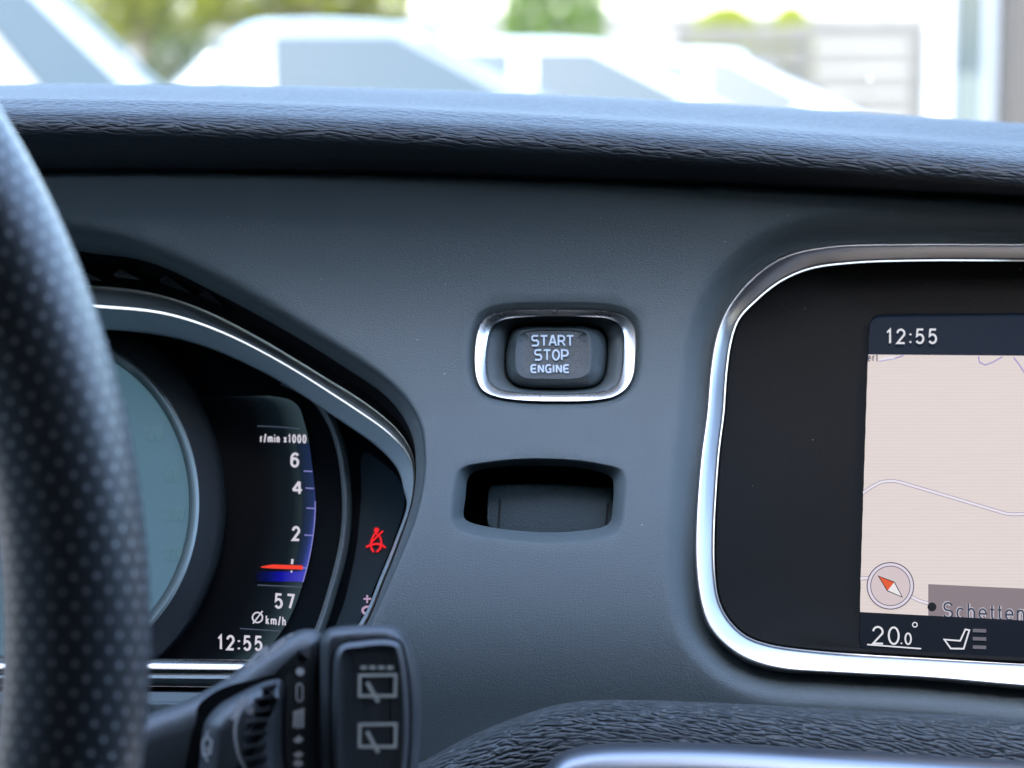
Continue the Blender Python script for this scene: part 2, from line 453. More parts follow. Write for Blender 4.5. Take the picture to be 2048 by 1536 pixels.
tree('tree', 'tree', 'yellow green leafy tree above the gap between the two nearest parked cars', ex(290, 23), 23,
     [(-.3, 0, 2.0, .7, .6, .75), (.25, .2, 1.75, .5, .5, .45), (-.1, -.2, 2.8, .6, .6, .7)], 5200, .06, M['leaf_y'], 1.7, 3)
tree('tree', 'tree', 'broad yellow green tree above the roof of the grey middle car', ex(600, 24), 24,
     [(-.55, 0, 2.0, .6, .5, .55), (.25, .1, 2.1, .65, .6, .66), (.8, 0, 1.95, .35, .4, .5), (0, 0, 2.9, .7, .6, .7)], 7000, .06, M['leaf_y'], 1.8, 4)
tree('shrub', 'shrub', 'dark olive shrub between the leftmost car and the grey middle car', ex(375, 18), 18,
     [(-.1, 0, .95, .24, .3, .5), (.1, 0, 1.05, .2, .3, .42), (0, 0, .5, .4, .4, .5)], 2600, .045, M['leaf_d'], .8, 5)
# clipped hedge block
hb = []
rnd = random.Random(11)
hx0, hx1, hy = ex(1006, 25), ex(1208, 25), 25
vs = []; fs = []
for _ in range(5200):
    q = Vector((rnd.uniform(hx0, hx1), hy+rnd.choice((rnd.uniform(-.5, -.38), rnd.uniform(-.5, .5))), rnd.uniform(.05, 3.2)))
    a = Vector((rnd.gauss(0, 1), rnd.gauss(0, 1), rnd.gauss(0, 1))).normalized(); b = a.orthogonal().normalized(); s = .05*rnd.uniform(.6, 1.4)
    k = len(vs); vs += [q-a*s, q+b*s*.6, q+a*s, q-b*s*.6]; fs.append((k, k+1, k+2, k+3))
t = thing('hedge', 'tall dense green clipped hedge block behind the third car from the left', 'hedge', ((hx0+hx1)/2, hy, 0))
obj('foliage', vs, fs, M['leaf_g'], t)
sh = [tube((hx0+(hx1-hx0)*f, hy, 0), (hx0+(hx1-hx0)*f+.03, hy, 3.0), .05, .02, 6) for f in (.15, .4, .62, .85)]
obj('stem', *merge3(sh), M['bark'], t)

# slatted fence
M['board'] = mat('weathered_board', (.42, .40, .36), .8)
_v = coords(M['board'], scale=(1, 1, 14)); _n = noise(M['board'], _v, 6, 5, .7)
LK(M['board'], ramp(M['board'], _n, [(.3, (.034, .033, .029)), (.7, (.062, .060, .054))]), bsdf(M['board']).inputs['Base Color'])
fd = 16.6; fx0, fx1 = ex(1345, fd), ex(1850, fd)
t = thing('fence', 'weathered grey fence of wide horizontal boards at the right', 'fence', ((fx0+fx1)/2, fd, 0))
ztop = ez(52, fd); sh = []
z = ztop - .06
while z > .1:
    sh.append(box((fx0+fx1)/2, fd, z, fx1-fx0, .03, .115)); z -= .155
obj('board', *merge3(sh), M['board'], t)
for xx in (fx0+.05, (fx0+fx1)/2, fx1-.05):
    obj('post', *box(xx, fd+.07, ztop/2, .09, .09, ztop+.04), M['board'], t)
for X0, X1, sd, lb in ((1375, 1520, 21, 'rounded yellow green bush peeping over the slatted fence, the wider of two'),
                       (1532, 1615, 22, 'small yellow green bush peeping over the slatted fence, the narrower of two')):
    d = 18.0; cx = ex((X0+X1)/2, d); rx = ex(X1, d)-cx
    tree('bush', 'bush', lb, cx, d, [(0, 0, ez(50, d)-.12, rx, .4, .27), (rx*.3, 0, .8, rx*.9, .4, .7)], 5200, .045, M['leaf_b'], 1.0, sd, 'bushes behind the fence')

# glazed entrance and pillar at the right
M['postw'] = mat('white_painted_post', (.30, .30, .29), .5)
M['pane'] = mat('entrance_glass', (.03, .045, .05), .08, spec=.4)
M['frost'] = mat('frosted_glass', (.06, .078, .078), .35, spec=.4)
M['alu'] = mat('grey_window_frame', (.22, .25, .29), .4, .6)
M['brick'] = mat('brown_render', (.055, .048, .040), .9)
_n = noise(M['brick'], coords(M['brick']), 30, 6, .7)
LK(M['brick'], ramp(M['brick'], _n, [(.3, (.014, .0125, .011)), (.7, (.027, .0245, .022))]), bsdf(M['brick']).inputs['Base Color'])
d = 9.0
t = thing('post', 'white painted square post at the end of the slatted fence', 'post', (ex(1868, d), d, 0))
obj('shaft', *box(ex(1868, d), d, 1.5, ex(1888, d)-ex(1850, d), .08, 3.0), M['postw'], t)
obj('base_plate', *box(ex(1868, d), d, .02, .16, .16, .04), M['alu'], t)
t = thing('glass_door', 'pale glazed door in a grey frame beside the brown pillar', 'door', (ex(1937, d), d+.1, 0))
xa, xb = ex(1894, d), ex(1990, d)
obj('frame', *merge3([box(xa+.012, d+.1, 1.4, .024, .06, 2.8), box(xb-.02, d+.1, 1.4, .04, .06, 2.8), box((xa+xb)/2, d+.1, .05, xb-xa-.07, .06, .1), box((xa+xb)/2, d+.1, 2.75, xb-xa-.07, .06, .1)]), M['alu'], t)
zz = ez(150, d)
obj('pane', *box((xa+xb)/2-.008, d+.1, (zz+2.7)/2, xb-xa-.068, .012, 2.7-zz), M['pane'], t, label='grey blue upper pane')
obj('pane', *box((xa+xb)/2-.008, d+.1, (zz+.1)/2, xb-xa-.068, .012, zz-.1-.004), M['frost'], t, label='pale frosted lower pane')
t = thing('pillar', 'dark brown wall pillar at the right edge behind the windscreen', 'pillar', (ex(2150, d), d, 0))
obj('shaft', *box((ex(1990, d)+ex(2400, d))/2+.01, d+.15, 1.6, ex(2400, d)-ex(1990, d), .5, 3.2), M['brick'], t)
obj('plinth', *box((ex(1990, d)+ex(2400, d))/2+.03, d+.15, .1, ex(2400, d)-ex(1990, d)+.03, .56, .2), M['brick'], t)

# ------------------------------------------------------------------ parked cars
M['tyre'] = mat('tyre', (.02, .02, .02), .9)
M['rim'] = mat('alloy', (.5, .5, .52), .35, 1)
M['carglass'] = mat('car_glass', (.010, .022, .030), .05, spec=.28)
M['seatfab'] = mat('dark_trim', (.02, .02, .022), .7)
def paint(name, c, metal=.0, rough=.35):
    return mat(name, c, rough, metal, coat=1.0, coat_rough=.04)
def make_car(label, loc, rotz, H, pm, seed, gx=(-1.55, .30, 1.18), split=-.1, quarter=False, cab=False):
    """gx: roof rear, roof front, windscreen base"""
    T = Matrix.Translation(loc) @ Matrix.Rotation(rotz, 4, 'Z')
    t = thing('parked_car', label, 'car', loc, 'cars parked in front of the dashboard')
    def put(name, vs, fs, m, par=t, **k): return obj(name, [T @ Vector(v) for v in vs], fs, m, par, **k)
    W = .90; ZB = H*.66
    # lower body: side profile swept across the width with rounded shoulders
    prof = spline([(-2.15, .35), (-2.2, .62), (-2.12, ZB-.04), (-1.9, ZB+.02), (-.5, ZB+.03), (gx[2], ZB+.02), (1.7, ZB-.06), (2.08, ZB-.2), (2.2, .62), (2.16, .35), (1.9, .24), (0, .22), (-1.9, .24)], True, 90)
    loops = []
    c0 = prof.mean(0)
    for yy, s in ((-W, .90), (-W*.97, .955), (-W*.86, .99), (-.4, 1.0), (.4, 1.0), (W*.86, .99), (W*.97, .955), (W, .90)):
        loops.append([(c0[0]+(x-c0[0])*(1-(1-s)*.6), yy, c0[1]+(z-c0[1])*s) for x, z in prof])
    put('body', *loft3(loops, True, True, True), pm)
    # cabin shell
    r0, r1, b1 = gx; b0 = r0-(.10 if cab else .45); zt = H; zb = ZB
    def ring(z, xr, xf, w, k=.12):
        q = [(xr, -w+k), (xr+k, -w), (xf-k, -w), (xf, -w+k), (xf, w-k), (xf-k, w), (xr+k, w), (xr, w-k)]
        return [(x, y, z) for x, y in q]
    put('cabin', *loft3([ring(zb-.05, b0, b1, .84), ring(zb+.02, b0+.02, b1-.02, .83), ring(zt-.07, r0-.03, r1+.06, .66), ring(zt-.015, r0+.05, r1-.03, .60), ring(zt, r0+(.12 if cab else .25), r1-.22, .48)], True, False, True), pm, sharp=50)
    # glazing, slightly proud of the shell
    def lerp(a, b, f): return a+(b-a)*f
    def glass(name, quad, nrm):
        q = [Vector(v) for v in quad]; n = Vector(nrm).normalized()
        c = sum(q, Vector())/len(q)
        o1 = [v+n*.012 for v in q]; o0 = [v-n*.02 for v in q]; inn = [c+(v-c)*.97+n*.016 for v in q]
        put(name, *loft3([o0, o1, inn], True, False, True), M['carglass'], sharp=3)
    z0, z1 = zb+.05, zt-.045
    def xr(z): return lerp(b0+.02, r0-.03, (z-zb)/(zt-.07-zb))
    def xf(z): return lerp(b1-.02, r1+.06, (z-zb)/(zt-.07-zb))
    def yw(z): return lerp(.83, .66, (z-zb)/(zt-.07-zb))
    for s in (-1, 1):
        n = (0, s, .4)
        def Q(xa0, xa1, xb0, xb1):
            return [(xa0, s*yw(z0), z0), (xb0, s*yw(z0), z0), (xb1, s*yw(z1), z1), (xa1, s*yw(z1), z1)]
        sp = split
        kq = .34 if quarter else .09
        glass('front_window', Q(sp+.05, sp+.05, xf(z0)-kq, xf(z1)-(.25 if quarter else .09)), n)
        if quarter: glass('quarter_window', Q(xf(z0)-.26, xf(z1)-.17, xf(z0)-.05, xf(z1)-.06), n)
        if not cab: glass('rear_window', Q(sp-.85, sp-.75, sp-.05, sp-.05), n)
        mv, mf = loft3([[(xf(z0)-.35+.10*a*math.cos(2*math.pi*i/12), s*(.86+.09+b), zb+.10+.085*a*math.sin(2*math.pi*i/12)) for i in range(12)] for a, b in ((.5, -.08), (.95, -.05), (1, .02), (.75, .08))], True, True, True)
        put('door_mirror', mv, mf, pm)
    glass('windscreen', [(xf(z0), -.70, z0), (xf(z0), .70, z0), (xf(z1), .54, z1), (xf(z1), -.54, z1)], (1, 0, 1))
    glass('rear_screen', [(xr(z0), .70, z0), (xr(z0), -.70, z0), (xr(z1), -.54, z1), (xr(z1), .54, z1)], (-1, 0, .6))
    for xx in (-1.35, 1.35):
        for s in (-1, 1):
            prof = [(.18, -.10), (.30, -.10), (.325, -.07), (.325, .07), (.30, .10), (.18, .10)]
            L = [[(xx+r*math.cos(a), s*.80+y, .325+r*math.sin(a)) for a in np.linspace(0, 2*math.pi, 24, endpoint=False)] for r, y in prof]
            wv, wf = loft3(L, True, True, True)
            put('wheel', wv, wf, M['tyre'])
    for s in (-1, 1):
        put('headlight', *box(2.06, s*.62, ZB-.28, .16, .28, .12), M['frost'])
    return t
M['p_silver'] = paint('silver_paint', (.17, .18, .19))
M['p_grey'] = paint('pale_grey_paint', (.10, .105, .11))
M['p_white'] = paint('white_paint', (.24, .245, .25))
make_car('nearest pale silver car at the far left, cut off by the photo edge', (-1.61, 5.6, 0), R(11), 1.62, M['p_silver'], 1, gx=(-1.55, .45, 1.0), quarter=True)
make_car('pale grey middle car whose wide side window stands above the dashboard crest', (-.64, 8.35, 0), R(5), 1.45, M['p_grey'], 2, gx=(-.29, .30, 1.18), split=-.21, cab=True)
make_car('white car in front of the tall green hedge block', (.15, 12.2, 0), R(0), 1.385, M['p_white'], 3)
make_car('small white car in front of the slatted fence', (1.22, 14.7, 0), R(-6), 1.32, M['p_white'], 4, gx=(-1.3, .15, 1.0))

# unseen partial roof, walls and floor, added to shade the dashboard and darken reflections
M['lining'] = mat('pale_headlining', (.55, .55, .54), .9)
M['carpet'] = mat('black_carpet', (.012, .012, .013), .95, spec=.2)
M['doortrim'] = mat('dark_door_trim', (.02, .021, .023), .7)
for nm0, bx0, m0 in (('roof', (-.37, -.13, 1.78, .92, 1.26, .05), M['lining']), ('shade_floor', (0, .1, .40, 1.66, 1.6, .04), M['carpet']),
                     ('shade_wall_back', (0, -.72, 1.09, 1.66, .06, 1.34), M['carpet']), ('shade_wall_left', (-.82, .1, .95, .06, 1.58, 1.06), M['doortrim']),
                     ('shade_wall_right', (.82, .1, .95, .06, 1.58, 1.06), M['doortrim']), ('shade_wall_near_left', (-.82, -.2, 1.62, .06, 1.0, .27), M['doortrim']), ('shade_wall_near_right', (.82, -.2, 1.62, .06, 1.0, .27), M['doortrim']), ('shade_ceiling', (.46, -.26, 1.78, .72, 1.0, .05), M['lining'])):
    o_ = obj(nm0, *box(*bx0), m0); o_['kind'] = 'structure'

# windscreen: thin clear glass with a film of dust that scatters the sun
M['screen_glass'] = bpy.data.materials.new('dusty_glass'); _m = M['screen_glass']; _m.use_nodes = True
_m.node_tree.nodes.clear()
tr = N(_m, 'ShaderNodeBsdfTransparent'); tr.inputs[0].default_value = (.93, .96, .96, 1)
tl = N(_m, 'ShaderNodeBsdfTranslucent'); tl.inputs[0].default_value = (.8, .8, .78, 1)
gl = N(_m, 'ShaderNodeBsdfGlossy'); gl.inputs['Roughness'].default_value = .02
m1 = N(_m, 'ShaderNodeMixShader'); m2 = N(_m, 'ShaderNodeMixShader'); ou = N(_m, 'ShaderNodeOutputMaterial')
_v = coords(_m); nn = noise(_m, _v, 6, 4, .6)
vo = N(_m, 'ShaderNodeTexVoronoi'); vo.inputs['Scale'].default_value = 42; LK(_m, _v, vo.inputs['Vector'])
sp_ = N(_m, 'ShaderNodeSeparateColor'); LK(_m, vo.outputs['Color'], sp_.inputs[0])
spot = mathn(_m, 'MULTIPLY', mathn(_m, 'GREATER_THAN', sp_.outputs[0], .75), mathn(_m, 'LESS_THAN', vo.outputs['Distance'], mathn(_m, 'MULTIPLY', sp_.outputs[1], .10)))
LK(_m, mathn(_m, 'ADD', mathn(_m, 'ADD', mathn(_m, 'MULTIPLY', nn, .014), .002), mathn(_m, 'MULTIPLY', spot, .35)), m1.inputs[0])
LK(_m, tr.outputs[0], m1.inputs[1]); LK(_m, tl.outputs[0], m1.inputs[2])
m2.inputs[0].default_value = .03; LK(_m, m1.outputs[0], m2.inputs[1]); LK(_m, gl.outputs[0], m2.inputs[2]); LK(_m, m2.outputs[0], ou.inputs[0])
ws = thing('windscreen', 'clear lightly dusty windscreen rising behind the leather dashboard crest', 'windscreen', (0, 1.42, 1.12))
gv = []; 
for t_ in np.linspace(0, 1, 9):
    for u_ in np.linspace(-1, 1, 25):
        gv.append((u_*(.80-.06*t_), 1.42-.66*t_-.10*u_*u_+.0, 1.12+.64*t_))
gf = [(i*25+j, i*25+j+1, (i+1)*25+j+1, (i+1)*25+j) for i in range(8) for j in range(24)]
obj('glass', gv, gf, M['screen_glass'], ws)

# ================================================================== DASHBOARD
dash = thing('dashboard', 'dark grey car dashboard with leather crest and smooth plastic centre panel', 'dashboard', PW(1024, 1500, -20))

# ---- outlines (photo pixels)
OB = [(88,458),(160,470),(230,485),(330,520),(450,575),(560,635),(680,705),(760,757),(812,805),(838,850),(847,900),(845,960),(830,1030),(800,1110),(770,1180),(740,1245),(695,1330),(640,1385),(560,1400),(300,1402),(88,1402)]
C1 = [(88,492),(175,505),(300,525),(440,590),(560,655),(690,735),(780,800),(822,865),(832,930),(826,1000),(799,1085),(768,1165),(735,1245),(684,1325),(630,1372),(560,1384),(300,1384),(88,1384)]
C2 = [(88,572),(195,578),(300,590),(400,620),(520,680),(640,752),(740,815),(795,862),(823,905),(829,945),(824,1003),(797,1085),(766,1163),(733,1242),(681,1320),(625,1362),(555,1372),(300,1372),(88,1372)]
C3 = [(88,612),(205,617),(330,630),(440,665),(560,725),(680,800),(780,870),(815,910),(826,945),(822,1003),(795,1083),(764,1160),(731,1238),(677,1314),(620,1342),(550,1346),(300,1346),(88,1346)]
C4 = [(88,655),(225,660),(330,672),(430,700),(560,762),(680,840),(760,897),(797,940),(810,985),(815,1008),(791,1082),(760,1158),(727,1235),(672,1303),(612,1318),(545,1320),(300,1320),(88,1320)]
def mirror(pts, cx):
    return list(pts) + [(2*cx-x, y) for x, y in reversed(pts[1:-1])]
BC = (88, 1000)
OBm, C1m, C2m, C3m, C4m = [mirror(c, 88) for c in (OB, C1, C2, C3, C4)]

s1 = (.1758, 930, 600)
RING_O = crop([(105,700),(115,500),(150,330),(220,210),(340,150),(560,120),(1000,110),(1500,120),(1730,150),(1860,210),(1935,330),(1950,500),(1940,700),(1920,850),(1850,990),(1720,1090),(1500,1140),(1000,1155),(600,1140),(350,1100),(200,1030),(130,900)], *s1)
RING_I = crop([(240,700),(255,500),(285,370),(340,280),(450,225),(700,195),(1000,188),(1400,195),(1640,220),(1750,280),(1800,380),(1805,550),(1795,750),(1765,900),(1700,990),(1560,1045),(1250,1070),(1000,1075),(600,1055),(400,1020),(290,950),(250,850)], *s1)
BTN_O = crop([(455,700),(470,550),(490,430),(540,340),(640,295),(1000,290),(1400,295),(1530,330),(1600,420),(1620,550),(1610,750),(1570,900),(1480,980),(1300,1010),(1000,1015),(700,1000),(560,960),(480,870)], *s1)
BTN_T = crop([(585,700),(585,560),(600,440),(660,370),(780,342),(1000,338),(1250,345),(1380,380),(1410,450),(1410,700),(1400,800),(1350,860),(1200,885),(900,885),(700,880),(620,840),(590,780)], *s1)
RC = (1110, 711)
s2 = (.1904, 890, 900)
SLOT_O = crop([(45,600),(70,380),(110,225),(200,165),(400,125),(700,90),(1000,80),(1400,100),(1700,150),(1880,205),(1925,300),(1915,500),(1900,650),(1870,820),(1790,920),(1500,980),(1150,1000),(700,970),(300,920),(110,850),(50,740)], *s2)
SLOT_I = crop([(195,690),(215,500),(240,310),(300,235),(600,180),(1000,165),(1400,190),(1650,240),(1750,295),(1770,400),(1760,600),(1735,750),(1680,800),(1400,850),(1100,865),(800,850),(500,815),(280,765),(210,725)], *s2)
SC_ = (1080, 998)
s3 = (.612, 1360, 460)
def mirror_nav(pts, cx=2340, top=None, bot=None):
    q = crop(pts, *s3); q = [p for p in q]
    full = [(cx, top)] + q + [(cx, bot)] + [(2*cx-x, y+.02*(cx-x)) for x, y in reversed(q)]
    return full
NAV_O = mirror_nav([(1124,42),(700,42),(480,50),(330,85),(230,155),(160,240),(120,330),(100,430),(85,600),(65,750),(50,950),(48,1080),(60,1200),(85,1290),(130,1350),(200,1405),(300,1440),(500,1455),(800,1472),(1124,1502)], 2340, 486, 1396)
NAV_I = mirror_nav([(1124,98),(800,97),(560,105),(420,125),(320,170),(240,235),(190,290),(165,360),(150,460),(140,600),(125,720),(115,850),(108,1000),(110,1120),(125,1215),(160,1280),(215,1330),(290,1358),(450,1380),(800,1402),(1124,1420)], 2340, 520, 1340)
NC = (2340, 940)

TOPC = [(-900,352),(-400,348),(110,347),(400,347),(800,353),(1100,363),(1400,373),(1700,387),(2048,403),(2600,432),(3600,490)]

# ---- trim panel: triangulated sheet with real openings
verts2 = []; hts = []; edges = []
def add_loop(loop, h, closed=True):
    k = len(verts2); n = len(loop)
    hh = [h]*n if np.isscalar(h) else h
    for (x, y), a in zip(loop, hh): verts2.append((float(x), float(y))); hts.append(float(a))
    for i in range(n if closed else n-1): edges.append((k+i, k+(i+1) % n))
def smooth(t): return t*t*(3-2*t)
holes = []; outers = []
def opening(o_pts, i_pts, c, n, prof, oa=None):
    ang = angles_for(i_pts, c, n); po = Polar(o_pts, c).at(ang) if not isinstance(o_pts, np.ndarray) else o_pts
    pi_ = Polar(i_pts, c).at(ang)
    for t, h in prof: add_loop(po*(1-t)+pi_*t, h)
    outers.append(po); holes.append(pi_); return ang
# instrument opening with a rounded lip, softer along the crown
ang = angles_for(OBm, BC, 420); ob = Polar(OBm, BC).at(ang)
soft = np.clip((900-ob[:, 1])/300, 0, 1)*22+7
oo = inset(ob, -soft)
outers.append(oo); holes.append(ob)
for t, h in ((0, 0), (.3, -.15), (.55, -.6), (.8, -1.5), (1, -3.2)):
    add_loop(oo*(1-t)+ob*t, h)
# start button recess
ro = Polar(RING_O, RC); a_r = angles_for(RING_O, RC, 160); rl = ro.at(a_r)
r_out = inset(rl, -17)
outers.append(r_out); hl = inset(rl, 3); holes.append(hl)
for t, h in ((0, 0), (.25, -.25), (.5, -1.0), (.75, -1.9), (1, -2.4)): add_loop(r_out*(1-t)+rl*t, h)
add_loop(hl, -2.6)
# key slot
opening(SLOT_O, SLOT_I, SC_, 180, ((0, 0), (.12, -.12), (.3, -.8), (.55, -2.2), (.8, -3.7), (.93, -4.8), (1, -5.6)))
# screen recess
ang_n = angles_for(NAV_O, NC, 360); nl = Polar(NAV_O, NC).at(ang_n)
n_out = inset(nl, -66); hl = inset(nl, 4)
outers.append(n_out); holes.append(hl)
for t, h in ((0, 0), (.15, -.25), (.35, -1.2), (.6, -3.2), (.85, -5.0), (1, -5.6)): add_loop(n_out*(1-t)+nl*t, h)
add_loop(hl, -5.8)
# rim of the sheet
tc_ = spline(TOPC, False, 220)
for off, h in ((-14, -6.0), (0, -3.0), (3, -1.2), (7, -.3), (12, 0)): add_loop(tc_+np.array([0, off]), h, False)
bot = np.stack([np.linspace(3600, -900, 160), np.full(160, 1760.)], 1)
add_loop(bot, 0, False)
gx_, gy_ = np.meshgrid(np.arange(-880, 3590, 22.), np.arange(340, 1750, 22.))
px, py = gx_.ravel()+np.random.RandomState(1).uniform(-5, 5, gx_.size), gy_.ravel()
keep = py > np.interp(px, tc_[:, 0], tc_[:, 1])+20
for o in outers: keep &= ~inside(inset(o, -6), px, py)
for x, y in zip(px[keep], py[keep]): verts2.append((float(x), float(y))); hts.append(0.)
res = delaunay_2d_cdt([Vector(v) for v in verts2], edges, [], 0, 1e-4)
ov, of, orig = res[0], res[2], res[3]
H = [max((hts[i] for i in o), default=0.) if len(o) == 1 else (hts[o[0]] if o else 0.) for o in orig]
V = np.array([tuple(v) for v in ov]); F = np.array([f for f in of if len(f) == 3])
cen = V[F].mean(1)
kp = cen[:, 1] > np.interp(cen[:, 0], tc_[:, 0], tc_[:, 1])-14
for h in holes: kp &= ~inside(h, cen[:, 0], cen[:, 1])
F = F[kp]
# orient towards the camera
a, b, c = V[F[:, 0]], V[F[:, 1]], V[F[:, 2]]
sgn = (b[:, 0]-a[:, 0])*(c[:, 1]-a[:, 1])-(b[:, 1]-a[:, 1])*(c[:, 0]-a[:, 0])
F[sgn > 0] = F[sgn > 0][:, ::-1]
obj('trim_panel', [PW(x, y, h) for (x, y), h in zip(V, H)], [tuple(map(int, f)) for f in F], M['panel'], dash, sharp=75)

# ---- leather crest pad
def strip_surface(rows, n=320, zero=0):
    """rows: (curve pts, depth offset mm toward camera) -> verts, faces, uv in metres"""
    cs = [spline(p, False, n) for p, _ in rows]; hs = [h for _, h in rows]
    # refine across with a spline through the rows
    m = 10*(len(rows)-1)+1; tt = np.linspace(0, len(rows)-1, m)
    A = np.stack([np.column_stack([c, np.full(n, h)]) for c, h in zip(cs, hs)])
    out = []
    for t in tt:
        i = min(int(t), len(rows)-2); f = t-i
        p0 = A[max(i-1, 0)]; p1 = A[i]; p2 = A[i+1]; p3 = A[min(i+2, len(rows)-1)]
        # monotone-ish hermite
        m1 = (p2-p0)/2; m2 = (p3-p1)/2
        out.append((2*f**3-3*f**2+1)*p1+(f**3-2*f**2+f)*m1+(-2*f**3+3*f**2)*p2+(f**3-f**2)*m2)
    W3 = [[PW(x, y, h) for x, y, h in row] for row in out]
    uv = []; vacc = np.zeros(n)
    for k, row in enumerate(W3):
        if k: vacc = vacc+np.array([(row[j]-W3[k-1][j]).length for j in range(n)])
        u = np.concatenate([[0], np.cumsum([(row[j+1]-row[j]).length for j in range(n-1)])])
        uv += [(u[j], vacc[j]) for j in range(n)]
    if zero:
        z0 = [uv[zero*10*n+j][1] for j in range(n)]
        uv = [(a, b-z0[i % n]) for i, (a, b) in enumerate(uv)]
    vs, fs = loft3(W3, False)
    return vs, fs, uv
def sh(pts, dy): return [(x, y+dy) for x, y in pts]
EDGE = [(-900,185),(-400,178),(0,171),(200,168),(400,168),(650,172),(900,180),(1100,190),(1400,207),(1700,225),(2048,246),(2600,282),(3600,350)]
RIDGE = [(-900,238),(-400,233),(30,231),(300,233),(600,240),(900,253),(1200,270),(1500,290),(1800,311),(2048,327),(2600,362),(3600,430)]
BOTT = TOPC
def fair(pts, deg=4):
    q = np.array(pts, float); c = np.polyfit(q[:, 0]/1000, q[:, 1], deg, w=np.where(np.abs(q[:, 0]-1024) < 1100, 4, 1))
    return [(x, float(np.polyval(c, x/1000))) for x in np.linspace(-900, 3600, 13)]
EDGE, RIDGE = fair(EDGE), fair(RIDGE)
vs, fs, uv = strip_surface([
    (sh(EDGE, 60), -330), (sh(EDGE, 16), -210), (sh(EDGE, 2), -150), (EDGE, -110), (sh(EDGE, 6), -80),
    ([(x, .55*y+.45*dict_y) for (x, y), (_, dict_y) in zip(EDGE, [(x, float(np.interp(x, [p[0] for p in RIDGE], [p[1] for p in RIDGE]))) for x, _ in EDGE])], -40),
    (sh(RIDGE, -34), -14), (sh(RIDGE, -18), -1), (sh(RIDGE, -6), 5.5), (sh(RIDGE, 6), 8.5), (sh(RIDGE, 22), 10), (sh(RIDGE, 44), 9.5), ([(x, y*.5+.5*float(np.interp(x, [p[0] for p in BOTT], [p[1] for p in BOTT]))+14) for x, y in RIDGE], 6),
    (sh(BOTT, -14), 0), (sh(BOTT, 0), -4), (sh(BOTT, 3), -10)], zero=8)
obj('crest_pad', vs, [f[::-1] for f in fs], M['padtop'], dash, uv=uv, sharp=80)

# ---- leather pad below
LOWT = [(560,1760),(700,1625),(780,1560),(850,1519),(950,1466),(1050,1427),(1120,1407),(1200,1399),(1350,1401),(1600,1413),(1850,1426),(2048,1436),(2600,1466),(3600,1530)]
lt = spline(LOWT, False, 300)
def off_low(d): 
    q = offset(lt, d, False); return [tuple(p) for p in q]
rows = [(0, -3.), (2, 1.), (10, 4.5), (28, 7.5), (60, 9.), (110, 9.), (180, 7.), (280, -4.)]
vs, fs, uv = strip_surface([(off_low(d), h) for d, h in rows], 300)
obj('lower_pad', vs, [f[::-1] for f in fs], M['padlow'], dash, uv=uv, sharp=80)
# ---- silver trim under it
TR = [(1060,1620),(1075,1565),(1092,1532),(1122,1505),(1180,1490),(1300,1485),(1450,1487),(1700,1501),(2048,1522),(2600,1560),(3300,1610),(3300,1760),(2000,1760),(1100,1760)]
trl = spline(TR, True, 260)
tv, tf = pillow(trl, [(0, 4), (0, 12), (4, 16), (14, 20), (34, 23), (60, 24)], PW)
obj('metal_trim', tv, [f[::-1] for f in tf] if area2(trl) > 0 else tf, M['silver'], dash, label='polished silver trim strip below the lower leather pad')

# ---- key slot
a_s = angles_for(SLOT_I, SC_, 180); sl_ = Polar(SLOT_I, SC_).at(a_s)
obj('key_slot', *loft3([lift(sl_, -5.6), lift(inset(sl_, -1), -7), lift(inset(sl_, -3), -30)], True, False, True), M['black'], dash, sharp=60, label='empty dark key slot below the start button')
KI = crop([(440,600),(455,430),(490,375),(700,358),(1100,355),(1500,380),(1790,418),(1800,600),(1790,830),(1400,900),(1100,910),(800,895),(560,850),(460,800),(438,740)], *s2)
kl = spline(KI, True, 160)
ks = bpy.data.objects[[o.name for o in bpy.data.objects if o.name.startswith('key_slot')][-1]]
M['insert'] = soft_plastic('grainy_insert', (.010, .023, .026), .5, .8, 1900, spec=.25, specks=False)
kv, kf = pillow(kl, [(0, -28), (0, -12.2), (1.5, -11.2), (5, -11)], PW)
obj('insert', kv, kf, M['insert'], ks)
for gr in (ribbon(crop([(578,520),(560,810)], *s2), 4.5), ribbon(crop([(1715,560),(1690,800)], *s2), 5)):
    flat('groove', gr, M['void'], ks, lambda x, y: PW(x, y, -10.9))

# ================================================================== START BUTTON
sb = thing('start_button', 'start stop engine push button in an oval chrome surround', 'button', PW(1110, 711, -6))
ri = Polar(RING_I, RC).at(a_r); rm = lambda t: rl*(1-t)+ri*t
rk_ = .45+1.15*np.cos(a_r)**4
obj('chrome_ring', *loft3([lift(inset(rl, 1.5), -4), lift(rl, -2), lift(inset(rl, .7), -1.0), lift(rm(.08), -.6), lift(rm(.16), -.62-.02*rk_), lift(rm(.5), -.6-.45*rk_), lift(rm(.92), -.6-rk_), lift(rm(.97), -.8-rk_), lift(ri, -1.5-rk_), lift(ri, -7)]), M['chrome'], sb, sharp=60)
bo = Polar(BTN_O, RC).at(a_r); 
sm = lambda t: ri*(1-t)+bo*t
obj('surround', *loft3([lift(inset(ri, -1), -5.0), lift(sm(.03), -4.8), lift(sm(.12), -4.7), lift(sm(.5), -6.0), lift(sm(.86), -7.6), lift(sm(.97), -8.4), lift(inset(bo, 1), -14)], True, False, True), M['panel'], sb, sharp=60)
bt = Polar(BTN_T, RC).at(a_r); bm = lambda t: bo*(1-t)+bt*t
M['button'] = soft_plastic('button_rubber', (.022, .034, .036), .42, .5, 2200)
